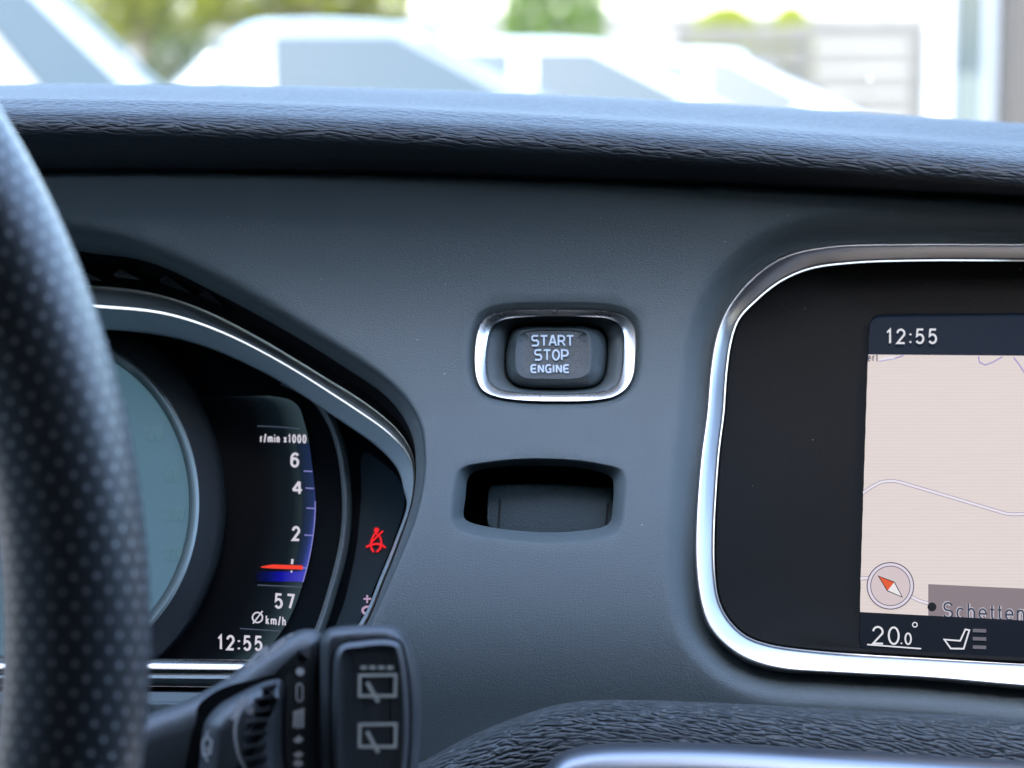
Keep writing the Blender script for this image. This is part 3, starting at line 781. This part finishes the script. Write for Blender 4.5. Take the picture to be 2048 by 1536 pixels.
b_ = obj('button', *loft3([lift(inset(bo, 2), -13), lift(inset(bo, 2), -7.5), lift(bm(.10), -6.4), lift(bm(.25), -5.5), lift(bm(.55), -4.3), lift(bm(.82), -3.3), lift(bm(.93), -2.75), lift(bm(1.0), -2.7), lift(bm(1.10), -3.0), lift(bt*.7+np.array(RC)*.3, -3.3)], True, False, True), M['button'], sb, sharp=60)
W_ = lambda b, h: (930+b*.1758, 600+h*.1758)
def wd(s, x0, x1, y0, y1, **k):
    return word(s, 930+x0*.1758+1.6, 930+x1*.1758-1.6, 600+y0*.1758+1.7, 600+y1*.1758-1.7, 3.3, **k)
let = merge([wd('START', 752, 1243, 398, 528, gap=.30), wd('STOP', 785, 1183, 560, 690, gap=.30), wd('ENGINE', 742, 1190, 730, 832, gap=.42)])
M['letter'] = mat('pale_lettering', (.42, .50, .56), .5)
flat('lettering', let, M['letter'], b_, lambda x, y: PW(x, y, -2.75))

# ================================================================== INSTRUMENT CLUSTER
ic = thing('instrument_cluster', 'round instrument cluster with tachometer display behind the steering wheel', 'instruments', PW(560, 1330, -60))
A = np.linspace(-math.pi, math.pi, 520, endpoint=False)
c0, c1, c2, c3, c4 = [Polar(c, BC).at(A) for c in (OBm, C1m, C2m, C3m, C4m)]
ln = lambda a, b, t: a*(1-t)+b*t
hood = obj('hood', *loft3([lift(c0, -3.2), lift(ln(c0, c1, .25), -4.6), lift(ln(c0, c1, .8), -9), lift(c1, -11), lift(inset(c1, -2), -14)], True), M['cowl'], dash, sharp=80)
lowm = np.clip((c1[:, 1]-980)/60, 0, 1)       # sides and bottom close up to a plain wall
obj('hood_liner', *loft3([lift(inset(c1, -2), -14), lift(ln(c1, c2, .5), -21), lift(ln(c1, c2, .92), -20)], True), M['void'], dash, sharp=60)
c23 = ln(c2, c3, .84)
obj('hood_rim', *loft3([lift(ln(c1, c2, .9), -24), lift(c2, -19), lift(ln(c2, c3, .10), -17.5), lift(ln(c2, c3, .6), -16), lift(c23, -16.5), lift(c23, -46)], True), M['rimgrey'], dash, sharp=60)
bz = obj('bezel', *loft3([lift(ln(c2, c3, .96), -40), lift(c3, -25), lift(ln(c3, c4, .03), -24.4), lift(ln(c3, c4, .06), -24.7), lift(ln(c3, c4, .9), -28.5), lift(c4, -30), lift(inset(c4, 1.5), -56)], True), M['satin'], ic, sharp=50)
sv = []
for (yy, hh) in ((1343, -40), (1342, -24), (1338, -22), (1330, -22.4), (1322, -23.6), (1319, -25), (1317, -40)):
    sv.append([PW(x, yy+(.0 if x < 300 else (x-300)*.012), hh) for x in np.linspace(-330, 600, 40)])
obj('chrome_strip', *loft3(sv, False), M['chrome'], ic, sharp=60)
# ribs in the slot under the hood
ribs = []
for x0, y0, x1, y1, hgt in ((160,553,205,562,8), (226,549,282,560,12), (318,561,384,588,12), (398,588,446,612,9)):
    a = [PW(x0, y0, -14), PW(x0+14, y0-hgt, -17), PW(x1, y1, -13), PW(x0+6, y0+5, -12)]
    bk = [PW(x0, y0, -20), PW(x0+14, y0-hgt, -23), PW(x1, y1, -20), PW(x0+6, y0+5, -20)]
    ribs.append(loft3([bk, a], True, True, True))
obj('vent_ribs', *merge3(ribs), M['cowl'], dash, sharp=20)

ZF = -50.0
CF = lambda dz: (lambda x, y: P(x, y, plane(x, y, 1000, 29, ZF+dz)))
def liftC(loop, h): return [CF(h-ZF)(x, y) for x, y in loop]
face = inset(c4, -4)
obj('face_plate', *loft3([liftC(face, ZF), liftC(inset(face, 30), ZF-.2)], True, False, True), M['gloss'], ic)
# central dial
def ell(k, n=200): return np.array([(88+290*k*math.cos(t), 1005+320*k*math.sin(t)) for t in np.linspace(0, 2*math.pi, n, endpoint=False)])
dial = obj('speed_dial', *loft3([liftC(ell(1.26), ZF+.4), liftC(ell(1.24), ZF+5), liftC(ell(1.20), ZF+6.5), liftC(ell(1.06), ZF+11)], True), M['black'], ic, sharp=50)
M['dialrim'] = chrome('dial_rim_metal', (.13, .16, .155), .45)
obj('dial_rim', *loft3([liftC(ell(1.075), ZF+10), liftC(ell(1.07), ZF+11.6), liftC(ell(1.05), ZF+12), liftC(ell(1.012), ZF+10.8), liftC(ell(1.0), ZF+9)], True), M['dialrim'], dial, sharp=50)
M['dialglow'] = led('dial_backlight', (88, 126, 144), .58, (.04, .06, .07), .4)
obj('dial_face', *loft3([liftC(ell(1.012), ZF+8.5), liftC(ell(.9), ZF+8.3)], True, False, True), M['dialglow'], dial)
M['dialnum'] = led('dial_numerals', (112, 155, 170), .62)
nm = merge([lettering('120', 286, 880, 38, 26, 3), lettering('160', 322, 962, 36, 26, 3), lettering('200', 332, 1040, 36, 26, 3), lettering('220', 328, 1118, 36, 26, 3)])
flat('dial_numerals', nm, M['dialnum'], dial, CF(8.9))
# tachometer display
EDG = [(540,792),(580,800),(598,815),(607,840),(615,870),(624,930),(630,985),(631,1015),(628,1060),(619,1115),(606,1165),(590,1212),(570,1252),(540,1292),(505,1318)]
eg = spline(EDG, False, 120)
tv = []; tuv = []
NU = 12
for i, (x, y) in enumerate(eg):
    for k in range(NU+1):
        u = k/NU; xx = x-185*(1-u); tv.append((xx, y+ (1-u)*0)); tuv.append((u, i/119))
tf = [(i*(NU+1)+k, i*(NU+1)+k+1, (i+1)*(NU+1)+k+1, (i+1)*(NU+1)+k) for i in range(119) for k in range(NU)]
M['tach'] = led('tach_display', (0, 0, 0), 1.0)
_m = M['tach']; tcn = N(_m, 'ShaderNodeTexCoord'); sx = N(_m, 'ShaderNodeSeparateXYZ'); LK(_m, tcn.outputs['UV'], sx.inputs[0])
LK(_m, ramp(_m, sx.outputs[0], [(.0, (0, 0, 0)), (.45, (.0006, .0009, .0016)), (.75, (.004, .008, .012)), (1.0, (.032, .054, .066))]), bsdf(_m).inputs['Emission Color'])
tach = obj('tachometer', [CF(.8)(x, y) for x, y in tv], tf, _m, ic, uv=tuv)
# blue scale band along the display's edge
sel = [i for i, (x, y) in enumerate(eg) if 885 < y < 1166]
bv = []; buv = []
for n_, i in enumerate(sel):
    x, y = eg[i]; f = n_/(len(sel)-1)
    for u in (0, .35, 1):
        bv.append((x-26*(1-u), y)); buv.append((u, f))
bf = [(i*3+k, i*3+k+1, i*3+k+4, i*3+k+3) for i in range(len(sel)-1) for k in range(2)]
M['blue'] = led('blue_scale', (0, 0, 0)); _m = M['blue']
tcn = N(_m, 'ShaderNodeTexCoord'); sx = N(_m, 'ShaderNodeSeparateXYZ'); LK(_m, tcn.outputs['UV'], sx.inputs[0])
fac = mathn(_m, 'MULTIPLY', sx.outputs[0], mathn(_m, 'ADD', mathn(_m, 'MULTIPLY', sx.outputs[1], .75), .25))
LK(_m, ramp(_m, fac, [(0, (.008, .016, .028)), (.45, (.015, .03, .10)), (1, (.06, .09, .55))]), bsdf(_m).inputs['Emission Color'])
obj('scale_band', [CF(1.1)(x, y) for x, y in bv], bf, _m, tach, uv=buv)
M['bluefill'] = led('blue_fill', (0, 0, 0)); _m = M['bluefill']
tcn = N(_m, 'ShaderNodeTexCoord'); sx = N(_m, 'ShaderNodeSeparateXYZ'); LK(_m, tcn.outputs['UV'], sx.inputs[0])
LK(_m, ramp(_m, sx.outputs[0], [(0, (0, 0, .002)), (.3, (.0, .002, .10)), (.55, (.004, .004, .32)), (1, (.06, .06, .50))]), bsdf(_m).inputs['Emission Color'])
q = []; quv = []
for y in (1143, 1153, 1163):
    xe = float(np.interp(y, eg[:, 1], eg[:, 0]))-2
    for k in range(6): u = k/5; q.append((510+(xe-510)*u, y)); quv.append((u, (y-1143)/20))
qf = [(i*6+k, i*6+k+1, (i+1)*6+k+1, (i+1)*6+k) for i in range(2) for k in range(5)]
obj('blue_sector', [CF(1.5)(x, y) for x, y in q], qf, _m, tach, uv=quv)
M['red'] = led('red_needle', (245, 66, 48), 1.0)
flat('needle', poly([(522, 1133), (545, 1129), (605, 1131), (606, 1139), (545, 1137), (522, 1135)]), M['red'], tach, CF(2.0))
M['ledw'] = led('white_readout', (222, 218, 232), .92)
M['ledl'] = led('lavender_line', (150, 150, 225), .8)
ar = [(x-.5, y) for x, y in eg if 1000 < y < 1166]
ticks = [ribbon([(xe-18, y), (xe-1, y+1)], 2.2) for y in (942, 976, 1016, 1070, 1135) for xe in [float(np.interp(y, eg[:, 1], eg[:, 0]))]]
flat('tick_marks', merge([ribbon(ar, 2.0)]+ticks), M['ledl'], tach, CF(1.8))
rd = merge([lettering('r/min x1000', 520, 885, 93, 18, 2.8, .13, .02), lettering('6', 580, 935, 19, 30, 4.8), lettering('4', 583, 990, 23, 29, 4.8), lettering('2', 583, 1082, 18, 30, 4.8),
            ribbon([(585, 1118), (584, 1128)], 4.5), ribbon([(583, 1141), (583, 1145)], 3),
            lettering('57', 548, 1217, 42, 31, 4.6, .16, .05), ribbon(arc(515, 1235, 10, 10, 0, 360, 24), 2.8), ribbon([(506, 1247), (525, 1222)], 2.6),
            lettering('km/h', 531, 1249, 41, 19, 2.6, .12, .08), lettering('12:55', 434, 1300, 92, 31, 4.6, .14, .03)])
flat('readout', rd, M['ledw'], tach, CF(2.2))
M['ledd'] = led('dim_line', (74, 84, 104), 1.0)
for dv in (ribbon([(515, 852), (560, 854), (600, 858)], 1.8), ribbon([(515, 1170), (604, 1174)], 2.2), ribbon([(480, 1257), (560, 1262)], 2.0)):
    flat('divider', dv, M['ledd'], tach, CF(1.9))
# raised housing arch right of the display
AR1 = spline([(560,770),(620,800),(650,840),(672,900),(684,1000),(679,1080),(655,1180),(628,1260),(600,1310)], False, 120)
obj('display_arch', *loft3([liftC(AR1, ZF+.3), liftC(offset(AR1, -3, False), ZF+5), liftC(offset(AR1, -9, False), ZF+6), liftC(offset(AR1, -14, False), ZF+5), liftC(offset(AR1, -20, False), ZF+.3)], False), M['cowl'], ic, sharp=60)
# warning lamp field
FLD = spline([(728,905),(770,930),(800,962),(809,1005),(787,1080),(756,1156),(723,1234),(694,1274),(668,1275),(690,1200),(712,1100),(722,1000)], True, 120)
M['field'] = mat('smoked_lamp_field', (.020, .032, .040), .4, spec=.05)
fld = obj('lamp_field', [CF(1.0)(x, y) for x, y in FLD], [tuple(range(120))], M['field'], ic)
s4 = (.1693, 690, 1020)
k = lambda pts: crop(pts, *s4)
belt = merge([disc(k([(372,238)])[0], 5.2), ribbon(k([(372,262),(340,300),(315,350),(305,400)]), 3.6), ribbon(k([(372,282),(405,300),(425,350),(430,405)]), 3.6),
              ribbon(k([(448,248),(305,388)]), 3.6), ribbon(k([(248,438),(310,408),(372,400),(425,408),(478,446)]), 4.2),
              ribbon(k([(305,400),(312,455),(342,497)]), 4.0), ribbon(k([(428,402),(415,455),(372,497)]), 4.0)])
M['redlamp'] = led('red_lamp', (255, 40, 48), 1.0)
flat('seatbelt_lamp', belt, M['redlamp'], fld, CF(1.5))
M['pink'] = led('pink_marks', (182, 158, 190), .95)
gearm = merge([ribbon(k([(218,1050),(308,1050)]), 3.8), ribbon(k([(262,1005),(262,1100)]), 3.8), ribbon(k([(315,1140),(245,1145),(212,1165),(208,1195),(228,1222),(288,1222)]), 4.8), disc(k([(222,1290)])[0], 4, 12, 3)])
flat('gear_marks', gearm, M['pink'], fld, CF(1.5))

# ================================================================== NAVIGATION SCREEN
nv = thing('navigation_screen', 'centre console screen with a beige map in a broad chrome frame', 'screen', PW(2340, 1390, -6))
ni = Polar(NAV_I, NC).at(ang_n); nm_ = lambda t: nl*(1-t)+ni*t
obj('chrome_frame', *loft3([lift(inset(nl, 3), -9), lift(nl, -5), lift(inset(nl, 1), -2.6), lift(nm_(.10), -1.6), lift(nm_(.18), -1.5), lift(nm_(.22), -1.6), lift(nm_(.55), -3.0), lift(nm_(.88), -4.5), lift(nm_(.96), -4.9), lift(ni, -5.6), lift(ni, -14)]), M['framemetal'], nv, sharp=50)
LCD = [(1742,632),(2340,626),(2930,660),(2950,700),(2945,1380),(2920,1394),(2340,1346),(1738,1303)]
def rq(q, r, n=8):
    out = []
    m = len(q)
    for i in range(m):
        a, b, c = [np.array(q[j % m], float) for j in (i-1, i, i+1)]
        d1 = (a-b)/np.linalg.norm(a-b); d2 = (c-b)/np.linalg.norm(c-b)
        rr = r if abs(np.dot(d1, d2)) < .7 else 0
        if rr == 0: out.append(b); continue
        for t in np.linspace(0, 1, n): out.append((1-t)**2*(b+d1*rr)+2*t*(1-t)*b+t*t*(b+d2*rr))
    return np.array(out)
lcd_pts = rq([(1741,631),(2340,626),(2945,664),(2955,1396),(2340,1346),(1719,1303)], 26)
lc = Polar([tuple(p) for p in lcd_pts], NC)
# dense polar of the rounded quad
class PolyPolar(Polar):
    def __init__(self, pts, c):
        p = np.asarray(pts, float); p2 = np.vstack([p, p[:1]]); q = []
        for i in range(len(p)):
            for t in np.linspace(0, 1, 12, endpoint=False): q.append(p2[i]*(1-t)+p2[i+1]*t)
        self.c = np.array(c, float); q = np.array(q)-self.c
        a = np.arctan2(q[:, 1], q[:, 0]); r = np.hypot(q[:, 0], q[:, 1]); o = np.argsort(a); a, r = a[o], r[o]
        self.a = np.concatenate([a-2*np.pi, a, a+2*np.pi]); self.r = np.tile(r, 3)
A2 = np.linspace(-math.pi, math.pi, 640, endpoint=False)
nI = Polar(NAV_I, NC).at(A2); lL = PolyPolar(lcd_pts, NC).at(A2)
M['housing'] = soft_plastic('screen_housing', (.0085, .0080, .0068), .5, .25, spec=.04)
g_ = lambda t: nI*(1-t)+lL*t
ZL = -15.6
LF = lambda dz: (lambda x, y: P(x, y, plane(x, y, 948, 27, ZL+dz)))
def liftL(loop, h, k):   # blends from the panel's curve to the flat screen plane
    return [P(x, y, (dp(x, y)-h*1e-3)*(1-k)+plane(x, y, 948, 27, h)*k) for x, y in loop]
M['lcd'] = led('lcd_dark', (20, 32, 50), .9, (.002, .0025, .003), .3)
obj('housing', *loft3([lift(inset(nI, 2.5), -13), lift(inset(nI, 3.5), -8.2), lift(inset(nI, 7), -7.6), lift(inset(nI, 14), -8.0), liftL(g_(.3), -11, .35), liftL(g_(.6), -13.2, .75), liftL(g_(.9), -14.4, 1), liftL(g_(.985), -14.7, 1), liftL(lL, -16, 1)], True), M['housing'], nv, sharp=60)
disp = obj('display', liftL(inset(lL, -2), ZL, 1), [tuple(range(640))], M['lcd'], nv)
# map area
MAPQ = [(1734,709),(2340,714),(2950,728),(2952,1300),(2340,1256),(1719,1224)]
M['map'] = led('map_beige', (228, 215, 211), .92, (.02, .02, .02), .3); _m = M['map']
v_ = coords(_m); sx = N(_m, 'ShaderNodeSeparateXYZ'); LK(_m, v_, sx.inputs[0])
wv = mathn(_m, 'SINE', mathn(_m, 'MULTIPLY', sx.outputs[2], 2*math.pi/.00078))
nz = noise(_m, coords(_m, scale=(2, 1, 40)), 60, 2)
rv = mathn(_m, 'ADD', mathn(_m, 'ADD', mathn(_m, 'MULTIPLY', wv, .028), .85), mathn(_m, 'MULTIPLY', nz, .07))
LK(_m, mathn(_m, 'MULTIPLY', rv, 1.05/2**EXPO), bsdf(_m).inputs['Emission Strength'])
flat('map', poly(MAPQ), M['map'], disp, LF(.25))
s5 = (.495, 1660, 600); k5 = lambda pts: crop(pts, *s5)
M['roadline'] = led('road_edge', (150, 140, 168), 1); M['roadfill'] = led('road_fill', (238, 232, 240), .95); M['purple'] = led('purple_road', (158, 146, 205), 1)
road = k5([(132,780),(165,757),(200,738),(225,732),(258,731),(290,738),(500,800),(660,848),(710,863),(745,866),(800,864),(1100,900),(1500,860),(2200,980)])
road2 = k5([(118,1126),(190,1120),(240,1118),(275,1150),(330,1200),(360,1215),(420,1232)])
rtop = k5([(198,247),(262,236),(296,224)])
flat('road_edges', merge([ribbon(road, 7), ribbon(road2, 7)]), M['roadline'], disp, LF(.35))
flat('roads', merge([ribbon(road, 4.6), ribbon(road2, 4.6), poly(k5([(198,236),(262,226),(262,236),(198,246)]))]), M['roadfill'], disp, LF(.45))
for rd_ in (ribbon(rtop, 2.4), ribbon(k5([(600,228),(604,252),(628,263),(660,250),(697,229)]), 2.4), ribbon(k5([(742,232),(765,262),(790,300),(830,330)]), 2.6)):
    flat('minor_road', rd_, M['purple'], disp, LF(.4))
M['box'] = led('label_box', (140, 128, 134), .95)
flat('label_box', poly(k5([(397,1148),(1000,1176),(1000,1330),(397,1300)])), M['box'], disp, LF(.55))
M['ink'] = led('map_ink', (52, 66, 88), .9); M['dot'] = led('map_dot', (28, 34, 38), .9); M['halo'] = led('map_halo', (196, 190, 200), .9)
tx = lettering('Schettens', 1660+455*.495, 600+1286*.495, 186, 33, 3.2, .13, .035)
txh = lettering('Schettens', 1660+455*.495-2, 600+1286*.495+2, 190, 37, 7.2, .12, .035)
flat('place_name_halo', txh, M['halo'], disp, LF(.6))
flat('place_name', tx, M['ink'], disp, LF(.7))
flat('road_name', lettering('ert', 1735, 723, 21, 17, 2.0), M['ink'], disp, LF(.7))
flat('place_dot', disc(k5([(412,1240)])[0], 9), M['dot'], disp, LF(.75))
cc = k5([(244,1155)])[0]
M['comp_o'] = led('compass_outline', (100, 92, 112), 1); M['comp_r'] = led('compass_ring', (226, 218, 230), .95); M['comp_f'] = led('compass_face', (216, 200, 204), .95)
flat('compass_outline', merge([ribbon(arc(cc[0], cc[1], 46.5, 46.5, 0, 360, 60), 2.2), ribbon(arc(cc[0], cc[1], 39.5, 39.5, 0, 360, 60), 1.6)]), M['comp_o'], disp, LF(.9))
flat('compass_ring', ribbon(arc(cc[0], cc[1], 43, 43, 0, 360, 60), 6), M['comp_r'], disp, LF(.85))
flat('compass_face', disc(cc, 41, 60), M['comp_f'], disp, LF(.8))
M['orange'] = led('compass_red', (226, 92, 52), 1); M['cream'] = led('compass_white', (240, 236, 240), .95)
T1, T2, T3, T4 = k5([(195,1115),(260,1140),(292,1200),(232,1175)])
flat('compass_needle', poly([T1, T2, T4]), M['orange'], disp, LF(1.0))
flat('compass_tail', poly([T2, T3, T4]), M['cream'], disp, LF(1.0))
flat('compass_edge', ribbon([T1, T2, T3, T4], 1.8, True), M['dot'], disp, LF(1.1))
# bottom bar covers the lower map edge
M['bar'] = led('lcd_bar', (12, 22, 34), .9, (.002, .0025, .003), .3)
flat('bottom_bar', poly([(1720,1224),(2340,1256),(2952,1300),(2953,1392),(2340,1344),(1745,1301),(1730,1297),(1722,1288),(1719.5,1270)]), M['bar'], disp, LF(.8))
M['lw'] = led('lcd_white', (232, 232, 240), .95); M['lg'] = led('lcd_grey', (112, 108, 118), .95)
px5 = lambda x: 1660+x*.495
py5 = lambda y: 600+y*.495
flat('clock_readout', lettering('12:55', px5(225), py5(178), 104, 31, 3.9, .16), M['lw'], disp, LF(1.0))
seat = k5([(462,1372),(488,1408),(540,1409),(563,1334),(547,1331),(526,1377)])
flat('climate_readout', merge([lettering('20', px5(168), py5(1391), 57, 37, 3.8, .14, .03), lettering('.0', px5(283), py5(1393), 24, 25, 3.2, .10, .03),
     ribbon(arc(*k5([(343,1312)])[0], 4.6, 4.6, 0, 360, 24), 2.2), ribbon(k5([(150,1392),(368,1409)]), 2.8), ribbon(seat, 3.2, True)]), M['lw'], disp, LF(1.2))
flat('seat_heat_bars', merge([poly(k5([(577,y),(631,y+2),(631,y+16),(577,y+14)])) for y in (1328, 1361, 1395)]), M['lg'], disp, LF(1.2))

# ================================================================== STEERING WHEEL
DW = 0.46
cxw, cyw, RO, rw = -1692., 1270., 1994., 148.
RM = RO-rw
mm = DW/FPX
def wpt(a, b, r=None):
    r = rw if r is None else r
    rad = RM+r*math.cos(b)
    return P(cxw+rad*math.cos(a), cyw+rad*math.sin(a), DW-r*mm*math.sin(b)*1.15)
NA, NB = 360, 48
loops = []; uvw = []
for i in range(NA+1):
    a = -math.pi+2*math.pi*i/NA
    loops.append([wpt(a, 2*math.pi*j/NB) for j in range(NB+1)])
    uvw += [(a*RM*mm, 2*math.pi*j/NB*rw*mm) for j in range(NB+1)]
wv, wf = loft3(loops, False)
M['wheel'] = mat('perforated_leather', (.022, .027, .030), .43, spec=.65); _m = M['wheel']
tcn = N(_m, 'ShaderNodeTexCoord'); sx = N(_m, 'ShaderNodeSeparateXYZ'); LK(_m, tcn.outputs['UV'], sx.inputs[0])
SU, SV = .0054, .0044
def dots(ou, ovv):
    fu = mathn(_m, 'SUBTRACT', mathn(_m, 'FRACT', mathn(_m, 'ADD', mathn(_m, 'DIVIDE', sx.outputs[0], SU), 100+ou)), .5)
    fv = mathn(_m, 'SUBTRACT', mathn(_m, 'FRACT', mathn(_m, 'ADD', mathn(_m, 'DIVIDE', sx.outputs[1], SV), 100+ovv)), .5)
    fu = mathn(_m, 'MULTIPLY', fu, SU); fv = mathn(_m, 'MULTIPLY', fv, SV)
    return mathn(_m, 'SQRT', mathn(_m, 'ADD', mathn(_m, 'MULTIPLY', fu, fu), mathn(_m, 'MULTIPLY', fv, fv)))
dd = mathn(_m, 'MINIMUM', dots(0, 0), dots(.5, .5))
mr = N(_m, 'ShaderNodeMapRange', interpolation_type='SMOOTHSTEP'); mr.inputs[1].default_value = .00062; mr.inputs[2].default_value = .00034; LK(_m, dd, mr.inputs[0])
wn_ = noise(_m, tcn.outputs['UV'], 55, 3, .6)
mx = N(_m, 'ShaderNodeMix', data_type='RGBA'); LK(_m, mathn(_m, 'MULTIPLY', mr.outputs[0], mathn(_m, 'ADD', mathn(_m, 'MULTIPLY', wn_, 1.3), .0)), mx.inputs[0]); mx.inputs[6].default_value = (.022, .027, .030, 1); mx.inputs[7].default_value = (.44, .45, .45, 1)
LK(_m, mx.outputs[2], bsdf(_m).inputs['Base Color'])
gn = noise(_m, tcn.outputs['UV'], 900, 3); bump(_m, gn, .25, .0004)
sw = thing('steering_wheel', 'black perforated leather steering wheel rim cutting across the left edge', 'steering wheel', P(cxw, cyw, DW))
obj('rim', wv, wf, M['wheel'], sw, uv=uvw, sharp=80)
hubl = [(cxw+520*math.cos(t)*(1+.12*math.cos(2*t)), cyw+480*math.sin(t)) for t in np.linspace(0, 2*math.pi, 80, endpoint=False)]
hv, hf = pillow(np.array(hubl), [(0, -40), (0, -10), (25, 6), (90, 14), (240, 18)], lambda x, y, h: P(x, y, DW-h*1e-3))
obj('hub', hv, hf, M['black'], sw)
for a0 in (R(40), R(140), R(270)):
    L = []
    for rr, ww, hh in ((440, 210, 6), (900, 170, 2), (1400, 150, 0), (1790, 190, 0)):
        c = np.array([cxw+rr*math.cos(a0), cyw+rr*math.sin(a0)]); tdir = np.array([-math.sin(a0), math.cos(a0)])
        L.append([P(*(c+tdir*ww*u), DW-(hh+v)*1e-3) for u, v in ((-1, -6), (-.9, 3), (0, 6), (.9, 3), (1, -6), (0, -9))])
    obj('spoke', *loft3(L, True, True, True), M['black'], sw)

# ================================================================== WIPER STALK
DS = 0.535
s6 = (.3027, 280, 1180); k6 = lambda pts: crop(pts, *s6)
SD = lambda x, y, h: P(x, y, DS-h*1e-3)
st = thing('wiper_stalk', 'black wiper stalk with white symbols and rear wiper rocker at lower centre', 'control stalk', SD(560, 1600, 0))
M['stalk'] = soft_plastic('stalk_plastic', (.042, .048, .051), .40, .4, 1800)
body = spline(k6([(-300,1000),(-120,905),(70,815),(240,755),(380,690),(560,590),(700,480),(860,365),(980,295),(1090,258),(1180,270),(1230,330),(1250,600),(1250,1000),(1250,1700),(600,1900),(-300,1900)]), True, 260)
bv, bf = pillow(body, [(2, -26), (0, -16), (0, -8), (10, -3), (34, -.3), (60, .6)], SD)
obj('arm', bv, bf, M['stalk'], st, sharp=60)
cap = spline(k6([(1185,420),(1195,330),(1235,262),(1350,238),(1500,230),(1640,232),(1720,262),(1775,340),(1825,470),(1858,700),(1855,950),(1838,1200),(1810,1700),(1200,1700),(1180,1200),(1180,700)]), True, 240)
cv, cf = pillow(cap, [(4, -20), (0, -12), (0, -2), (5, 3.0), (13, 5.6), (22, 6.4)], SD)
cp = obj('end_cap', cv, cf, M['stalk'], st, sharp=60)
RK = k6([(1290,420),(1330,362),(1450,338),(1640,326),(1715,352),(1748,450),(1775,700),(1778,950),(1762,1200),(1740,1500),(1310,1500),(1280,1200),(1272,950),(1272,700)])
rk = spline(RK, True, 200)
gv, gf = pillow(inset(rk, -5), [(0, 5.6), (0, 6.55)], SD)
obj('rocker_gap', gv, gf, M['void'], cp)
rv_, rf_ = pillow(rk, [(0, 6.0), (0, 7.6), (4, 9.2), (11, 10.0), (16, 9.6), (30, 9.4)], SD)
rock = obj('rear_wiper_rocker', rv_, rf_, M['stalk'], st, sharp=60)
def wiper(y0, y1, dashes=False):
    out = [ribbon(k6([(1452,y0),(1690,y0-4),(1686,y1),(1450,y1)]), 6.5, True), ribbon(k6([(1500,y0+45),(1575,y1+40)]), 8)]
    if dashes: out += [ribbon(k6([(1458+58*i,y0-52),(1500+58*i,y0-52)]), 7) for i in range(4)]
    return merge(out)
flat('symbols', merge([wiper(565, 700, True), wiper(890, 1035)]), M['print'], rock, lambda x, y: SD(x, y, 9.75))
# collar symbols
sym = merge([disc(k6([(1058,540)])[0], 9, 16, 8), ribbon(k6([(1035,640),(1045,620),(1062,620),(1074,640),(1074,720),(1062,735),(1045,735),(1035,720)]), 3, True),
             ribbon(k6([(1085,785),(1060,800),(1030,805),(1012,820)]), 6), ribbon(k6([(1025,815),(1018,910)]), 6), ribbon(k6([(1050,810),(1045,915)]), 6), ribbon(k6([(1075,800),(1072,910)]), 6),
             poly(k6([(1012,990),(1050,960),(1082,985),(1060,1010),(1030,1012)])), poly(k6([(1012,1085),(1050,1062),(1082,1082),(1060,1108),(1030,1108)])), disc(k6([(1045,1145)])[0], 10, 14, 7)])
flat('collar_symbols', sym, M['white'], st, lambda x, y: SD(x, y, 1.0))
# marks on the sloping top edge
edge = merge([ribbon(k6([(700,515),(760,440),(840,375)]), 7), ribbon(k6([(720,500),(790,470),(845,395)]), 5), ribbon(k6([(835,440),(890,380),(960,320)]), 7), ribbon(k6([(860,420),(930,370),(965,330)]), 6), ribbon(k6([(970,312),(1010,290)]), 4), disc(k6([(580,578)])[0], 5, 10, 4)])
flat('edge_symbols', edge, M['white'], st, lambda x, y: SD(x, y, 1.4))
# thumb wheel on a near-black sheet that paints the shadow around it
RE = spline(k6([(370,860),(378,780),(420,725),(560,640),(760,590),(880,560),(945,575),(962,640),(960,1000),(955,1700),(300,1700),(330,1000)]), True, 160)
rv2, rf2 = pillow(RE, [(0, .2), (0, .75)], SD)
obj('recess_shade', rv2, rf2, M['void'], st)
TW = spline(k6([(420,900),(440,850),(520,760),(640,690),(760,630),(860,595),(935,590),(952,630),(945,760),(940,1000),(935,1700),(380,1700),(395,1100)]), True, 200)
tv2, tf2 = pillow(TW, [(0, .7), (2, 3), (8, 6), (20, 9), (40, 11)], SD)
tw = obj('thumb_wheel', tv2, tf2, M['stalk'], st, sharp=60)
ribsh = []
for i, y in enumerate((640, 715, 790, 868, 948, 1030, 1112, 1190)):
    x0 = (800, 752, 776, 700, 688, 684, 690, 700)[i]; x1 = (905, 885, 868, 848, 838, 836, 842, 850)[i]
    for (a, b) in ((k6([(x0, y+14), (x1, y-16)])),):
        vv, _f = ribbon([a, b], 10); top, _g = ribbon([a, b], 6)
        o2 = [vv[0], vv[1], vv[3], vv[2]]; i2 = [top[0], top[1], top[3], top[2]]
        ribsh.append(loft3([[SD(*p, 9) for p in o2], [SD(*p, 12.2) for p in o2], [SD(*p, 13.4) for p in i2]], True, False, True))
obj('grip_ribs', *merge3(ribsh), M['stalk'], tw, sharp=30)
la = spline(k6([(715,715),(665,790),(635,870),(627,950),(637,1030),(660,1110),(700,1190)]), False, 30)
wsym = merge([ribbon(la, 5.5), disc(k6([(730,797)])[0], 7.5, 16), ribbon(k6([(610,860),(640,770),(690,715)]), 7), ribbon(k6([(625,840),(660,760)]), 4), ribbon(k6([(420,1090),(412,1010),(440,965),(472,1000),(462,1080)]), 4.5, True), ribbon(k6([(440,965),(448,930)]), 4), ribbon(k6([(430,1095),(446,1135)]), 4), ribbon(k6([(440,1035),(445,1065)]), 4)])
flat('wheel_symbols', wsym, M['white'], tw, lambda x, y: SD(x, y, 11.3))
